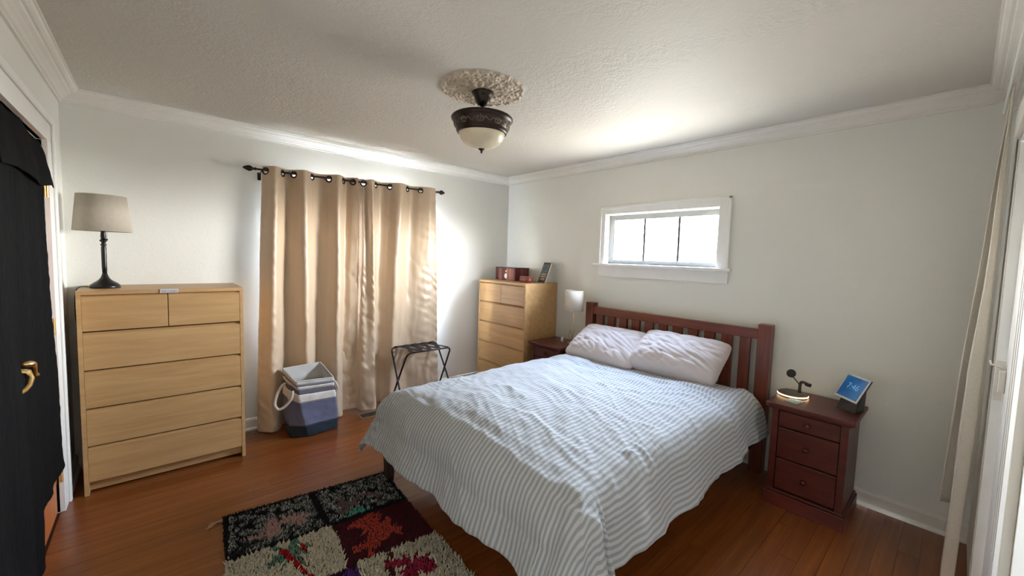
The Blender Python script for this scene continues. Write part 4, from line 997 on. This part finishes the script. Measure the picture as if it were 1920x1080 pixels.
# wedge shaped stand behind
wv = [dpt(-0.05, -0.05, -0.013), dpt(0.070, -0.05, -0.013), dpt(0.060, 0.045, -0.013), dpt(-0.04, 0.045, -0.013)]
bk = [Vector((-0.150, -3.455, NZ)), Vector((-0.262, -3.548, NZ)), Vector((-0.200, -3.556, NZ)), Vector((-0.115, -3.485, NZ))]
A = [Vector((-0.235, -3.430, NZ)), Vector((-0.290, -3.530, NZ)), Vector((-0.190, -3.557, NZ)), Vector((-0.105, -3.520, NZ))]
obj('stand', MB().add([*A, dpt(-0.045, -0.055, -0.012), dpt(0.072, -0.055, -0.012), dpt(0.066, 0.050, -0.014), dpt(-0.035, 0.050, -0.014)], [(0, 3, 2, 1), (4, 5, 6, 7), (0, 1, 5, 4), (1, 2, 6, 5), (2, 3, 7, 6), (3, 0, 4, 7)]), 'blackplastic', t, bevel=0.002)

# ------------------------------------------------------------------ ceiling medallion and light
LX, LY = -1.870, -1.948
def relief(u, v):
    a = 2*pi*u; r = 0.055+0.185*v
    sc_ = 0.005*cos(24*a)
    q = v
    h = 0.020-0.014*q
    h += 0.008*math.exp(-((q-0.93)/0.05)**2)*(0.7+0.3*cos(48*a))
    h += 0.010*math.exp(-((q-0.62)/0.22)**2)*(0.5+0.5*cos(8*a+5*q))*(0.6+0.4*cos(40*q))
    h += 0.009*math.exp(-((q-0.30)/0.16)**2)*(0.5+0.5*cos(16*a-4*q))
    h += 0.010*nz(cos(a)*r*60, sin(a)*r*60, 1)*(0.4+0.6*q)
    h = max(h, 0.002)
    rr__ = r+(sc_ if q > 0.98 else sc_*q)
    return (LX+rr__*cos(a), LY+rr__*sin(a), RH-(h if q < 0.999 else 0.0))
mb = MB().grid(420, 60, relief)
cr_ = MB(); cr_.v = mb.v; cr_.f = mb.f; cr_.lathe([(0.056, -0.020), (0.03, -0.022), (0.0, -0.022)], (LX, LY, RH), 40, close=False)
tag(obj('ceiling_medallion', cr_, 'plaster', smooth='all'), 'round leafy plaster medallion on the ceiling around the light', 'medallion')
t = thing('ceiling_light', (LX, LY, 2.10), 'bronze ceiling light with alabaster glass bowl hanging below the medallion', 'ceiling light')
t.location.z = 2.45
prof = [(0.062, -0.020), (0.064, -0.027), (0.058, -0.033), (0.058, -0.038), (0.050, -0.044), (0.046, -0.060), (0.040, -0.078), (0.030, -0.090), (0.014, -0.097), (0.010, -0.100)]
obj('canopy', MB().lathe(prof, (LX, LY, RH), 40), 'bronze', t, smooth='all')
obj('stem', MB().lathe([(0.010, -0.098), (0.012, -0.108), (0.008, -0.114), (0.008, -0.150), (0.018, -0.158), (0.018, -0.176)], (LX, LY, RH), 20), 'bronze', t, smooth='all')
def panfn(i, a): return (0.0012*cos(60*a) if i in (3, 4) else 0, 0)
pan = [(0.010, -0.150), (0.080, -0.155), (0.150, -0.160), (0.170, -0.164), (0.178, -0.172), (0.176, -0.182), (0.170, -0.188), (0.166, -0.194), (0.160, -0.214), (0.150, -0.232), (0.146, -0.238), (0.148, -0.244), (0.142, -0.254), (0.136, -0.258), (0.128, -0.252), (0.126, -0.240)]
obj('pan', MB().lathe(pan, (LX, LY, RH), 120, fn=panfn, close=False), 'bronze', t, smooth='all', solid=0.002)
# scroll ornaments round the pan, one part each
for k in range(10):
    a0 = 2*pi*k/10+0.25; P_ = []
    def on(da, dz): 
        rr2 = lerp(0.170, 0.150, (dz+0.022)/0.044*-1+1) + 0.001
        return (LX+rr2*cos(a0+da), LY+rr2*sin(a0+da), RH-0.213+dz)
    o1 = MB()
    for s in (-1, 1):
        pts = [on(s*0.02, -0.012), on(s*0.06, -0.016), on(s*0.10, -0.006), on(s*0.09, 0.008), on(s*0.055, 0.006), on(s*0.06, -0.004)]
        o1.tube([crom(pts, i/16) for i in range(17)], 0.0028, 6)
        pts = [on(s*0.11, -0.004), on(s*0.17, 0.006), on(s*0.24, -0.002), on(s*0.30, -0.010)]
        o1.tube([crom(pts, i/10) for i in range(11)], 0.0024, 6)
    o1.tube([on(0, -0.020), on(0, 0.016)], 0.0032, 6)
    obj('scroll_ornament', o1, 'bronzeh', t, smooth='all')
bowl = [(0.133, -0.250), (0.132, -0.262), (0.124, -0.284), (0.108, -0.305), (0.084, -0.322), (0.055, -0.334), (0.025, -0.340), (0, -0.341)]
obj('glass_bowl', MB().lathe(bowl, (LX, LY, RH), 64, close=False), 'glassbowl', t, smooth='all', solid=0.003)
obj('finial', MB().lathe([(0, -0.337), (0.019, -0.339), (0.020, -0.343), (0.012, -0.349), (0.006, -0.354), (0.007, -0.360), (0.003, -0.367), (0, -0.368)], (LX, LY, RH), 24), 'bronze', t, smooth='all')

# ------------------------------------------------------------------ shag rug
O = Vector((-3.06, -1.235, 0)); ax = Vector((0.875, -0.105, 0)).normalized(); ay = Vector((ax.y, -ax.x, 0))
if ay.y > 0: ay = -ay
rugL = 1.52; rugW = 0.90
t = thing('shag_rug', O+ax*rugW/2+ay*rugL/2, 'multicoloured patchwork shag rug on the floor at the foot of the bed', 'rug')
def rug_w(u): return 0
bb = MB(); c0 = O; p = [O, O+ax*0.885, O+ax*0.955+ay*1.12, O+ax*0.97+ay*rugL, O+ax*0.05+ay*rugL, O+ax*0.03+ay*0.5]
bb.add([q+Vector((0, 0, 0.001)) for q in p]+[q+Vector((0, 0, 0.012)) for q in p], [tuple(range(6))[::-1], tuple(range(6, 12))]+[(i, (i+1) % 6, 6+(i+1) % 6, 6+i) for i in range(6)])
obj('backing', bb, mat('rug_backing', srgb(24, 18, 22), 0.95, 0.1), t)
BLK, GRY, PNK, TEA = (22, 22, 26), (140, 142, 136), (176, 140, 132), (84, 168, 146)
RED, ORG, CRM, RDD, MAG, PUR = (84, 12, 28), (186, 70, 56), (196, 186, 164), (190, 26, 36), (168, 40, 72), (92, 52, 128)
def blob(u, v, cu, cv, ru, rv, sd, rough=0.55):
    a = math.atan2(v-cv, u-cu); d = sqrt(((u-cu)/ru)**2+((v-cv)/rv)**2)
    return d < 1+rough*nz(cos(a)*2.2+sd, sin(a)*2.2, sd)*1.8
def rugcol(u, v):
    e = 0.006*nz(u*30, v*30, 2)
    u_ = u-0.05*v*0.9
    if v < 0.405+0.04*(0.5-u)+e:       # dark mottled band with two squares
        if v < 0.028 or u < 0.028 or v > 0.375+0.04*(0.5-u) or u_ > 0.868: return BLK
        if abs(u-0.435-0.09*v) < 0.018: return BLK
        if blob(u, v, 0.215, 0.27, 0.035, 0.085, 1, 0.5) or blob(u, v, 0.165, 0.30, 0.05, 0.014, 2): return PNK
        if blob(u, v, 0.315, 0.235, 0.055, 0.035, 3, 0.9) or blob(u, v, 0.345, 0.27, 0.02, 0.04, 4): return PNK
        if blob(u, v, 0.635, 0.345, 0.055, 0.040, 5, 0.7): return TEA
        if 0.055 < sqrt((u-0.70)**2+(v-0.27)**2) < 0.085 and v < 0.28: return (130, 104, 100)
        if blob(u, v, 0.575, 0.27, 0.03, 0.085, 6, 0.8): return (120, 96, 92)
        q = nz(u*15, v*15, 4)
        if abs(q) < 0.09: return BLK
        if blob(u, v, 0.13, 0.36, 0.10, 0.05, 8) and q < 0.1: return (48, 54, 60)
        return GRY
    if v < 0.760:
        if u < 0.487+e*2:
            dl_ = abs((u-0.245)-(v-0.46)*0.33)
            if dl_ < 0.016+0.008*nz(v*30, 1) and v > 0.46: return RDD
            if blob(u, v, 0.335, 0.50, 0.012, 0.035, 9): return RDD
            if blob(u, v, 0.29, 0.53, 0.085, 0.075, 10, 0.9): return (108, 146, 122)
            return CRM
        if blob(u, v, 0.655, 0.53, 0.055, 0.10, 11, 0.9) or blob(u, v, 0.62, 0.46, 0.05, 0.03, 12) or blob(u, v, 0.735, 0.60, 0.06, 0.06, 13, 0.9) or blob(u, v, 0.62, 0.655, 0.05, 0.05, 14, 1.2) or blob(u, v, 0.70, 0.455, 0.03, 0.04, 15): return ORG
        return RED
    if v < 1.14:
        if u < 0.53+e*2: return PUR if blob(u, v, 0.46, 0.86, 0.13, 0.08, 16) else (52, 20, 52)
        if blob(u, v, 0.75, 0.92, 0.10, 0.10, 17, 0.8): return MAG
        if blob(u, v, 0.655, 0.86, 0.02, 0.06, 18) or blob(u, v, 0.68, 0.79, 0.02, 0.03, 19): return (84, 40, 30)
        return CRM
    return CRM if u < 0.5 else RED
rv_, rf_, rc_ = [], [], []
rg_ = random.Random(11); stp = 0.0085
nv_ = int(rugL/stp); 
for j in range(nv_):
    v = (j+0.5)*stp
    wmin = 0.0+0.05*v*0.85; wmax = 0.885+0.07*min(v, 1.12)/1.12
    nu_ = int((wmax-wmin)/stp)
    for i in range(nu_+1):
        u = wmin+(i+0.5)*stp+rg_.uniform(-0.004, 0.004); vv = v+rg_.uniform(-0.004, 0.004)
        if u > wmax+0.004: continue
        c = rugcol(u, vv); cream = c[0] > 160 and c[1] > 120; red = c == RED
        ln_ = 0.026 if cream else (0.013 if red else 0.017); wd_ = 0.0085 if cream else 0.0060
        k = 0.80+0.4*rg_.random() if not red else 0.92+0.16*rg_.random()
        if c == GRY: k = rg_.choice((0.2, 0.5, 1.0, 1.7))
        col = (*(min(1, q*k) for q in srgb(*c)[:3]), 1)
        p0 = O+ax*u+ay*vv; a = rg_.uniform(0, 2*pi); lean = Vector((cos(a), sin(a), 0))*ln_*rg_.uniform(0.2, 0.8 if cream else 0.5)
        sd_ = Vector((-sin(a), cos(a), 0))*wd_*0.5; th_ = Vector((cos(a), sin(a), 0))*wd_*0.35
        z0, z1, z2 = 0.008, 0.008+ln_*0.65, 0.008+ln_*rg_.uniform(0.85, 1.1)
        b0 = len(rv_)
        rv_ += [p0-sd_-th_+Vector((0, 0, z0)), p0+sd_-th_+Vector((0, 0, z0)), p0+th_+Vector((0, 0, z0)),
                p0+lean*0.5-sd_-th_+Vector((0, 0, z1)), p0+lean*0.5+sd_-th_+Vector((0, 0, z1)), p0+lean*0.5+th_+Vector((0, 0, z1)), p0+lean+Vector((0, 0, z2))]
        ff = [(0, 1, 4, 3), (1, 2, 5, 4), (2, 0, 3, 5), (3, 4, 6), (4, 5, 6), (5, 3, 6)]
        for f in ff:
            rf_.append(tuple(q+b0 for q in f)); rc_ += [col]*len(f)
pm2 = MB(); pm2.v = rv_; pm2.f = rf_
pl = obj('pile', pm2, 'rugpile', t, smooth='all', fixn=False)
ca = pl.data.color_attributes.new('Col', 'FLOAT_COLOR', 'CORNER')
ca.data.foreach_set('color', [q for c in rc_ for q in c])
pl['kind'] = 'stuff'
fr_ = MB()
for k in range(5):
    p0 = O+ay*(0.008*k); fr_.tube([p0+Vector((0, 0, 0.006)), p0+Vector((-0.03-0.006*k, 0.012*k-0.02, 0.006)), p0+Vector((-0.055-0.01*(k % 3), 0.006*k-0.045, 0.003))], 0.0018, 5)
obj('loose_threads', fr_, mat('pale_thread', srgb(190, 150, 120), 0.9, 0.05), t)

for o in bpy.data.objects:
    if o.get('_local') is not None: del o['_local']
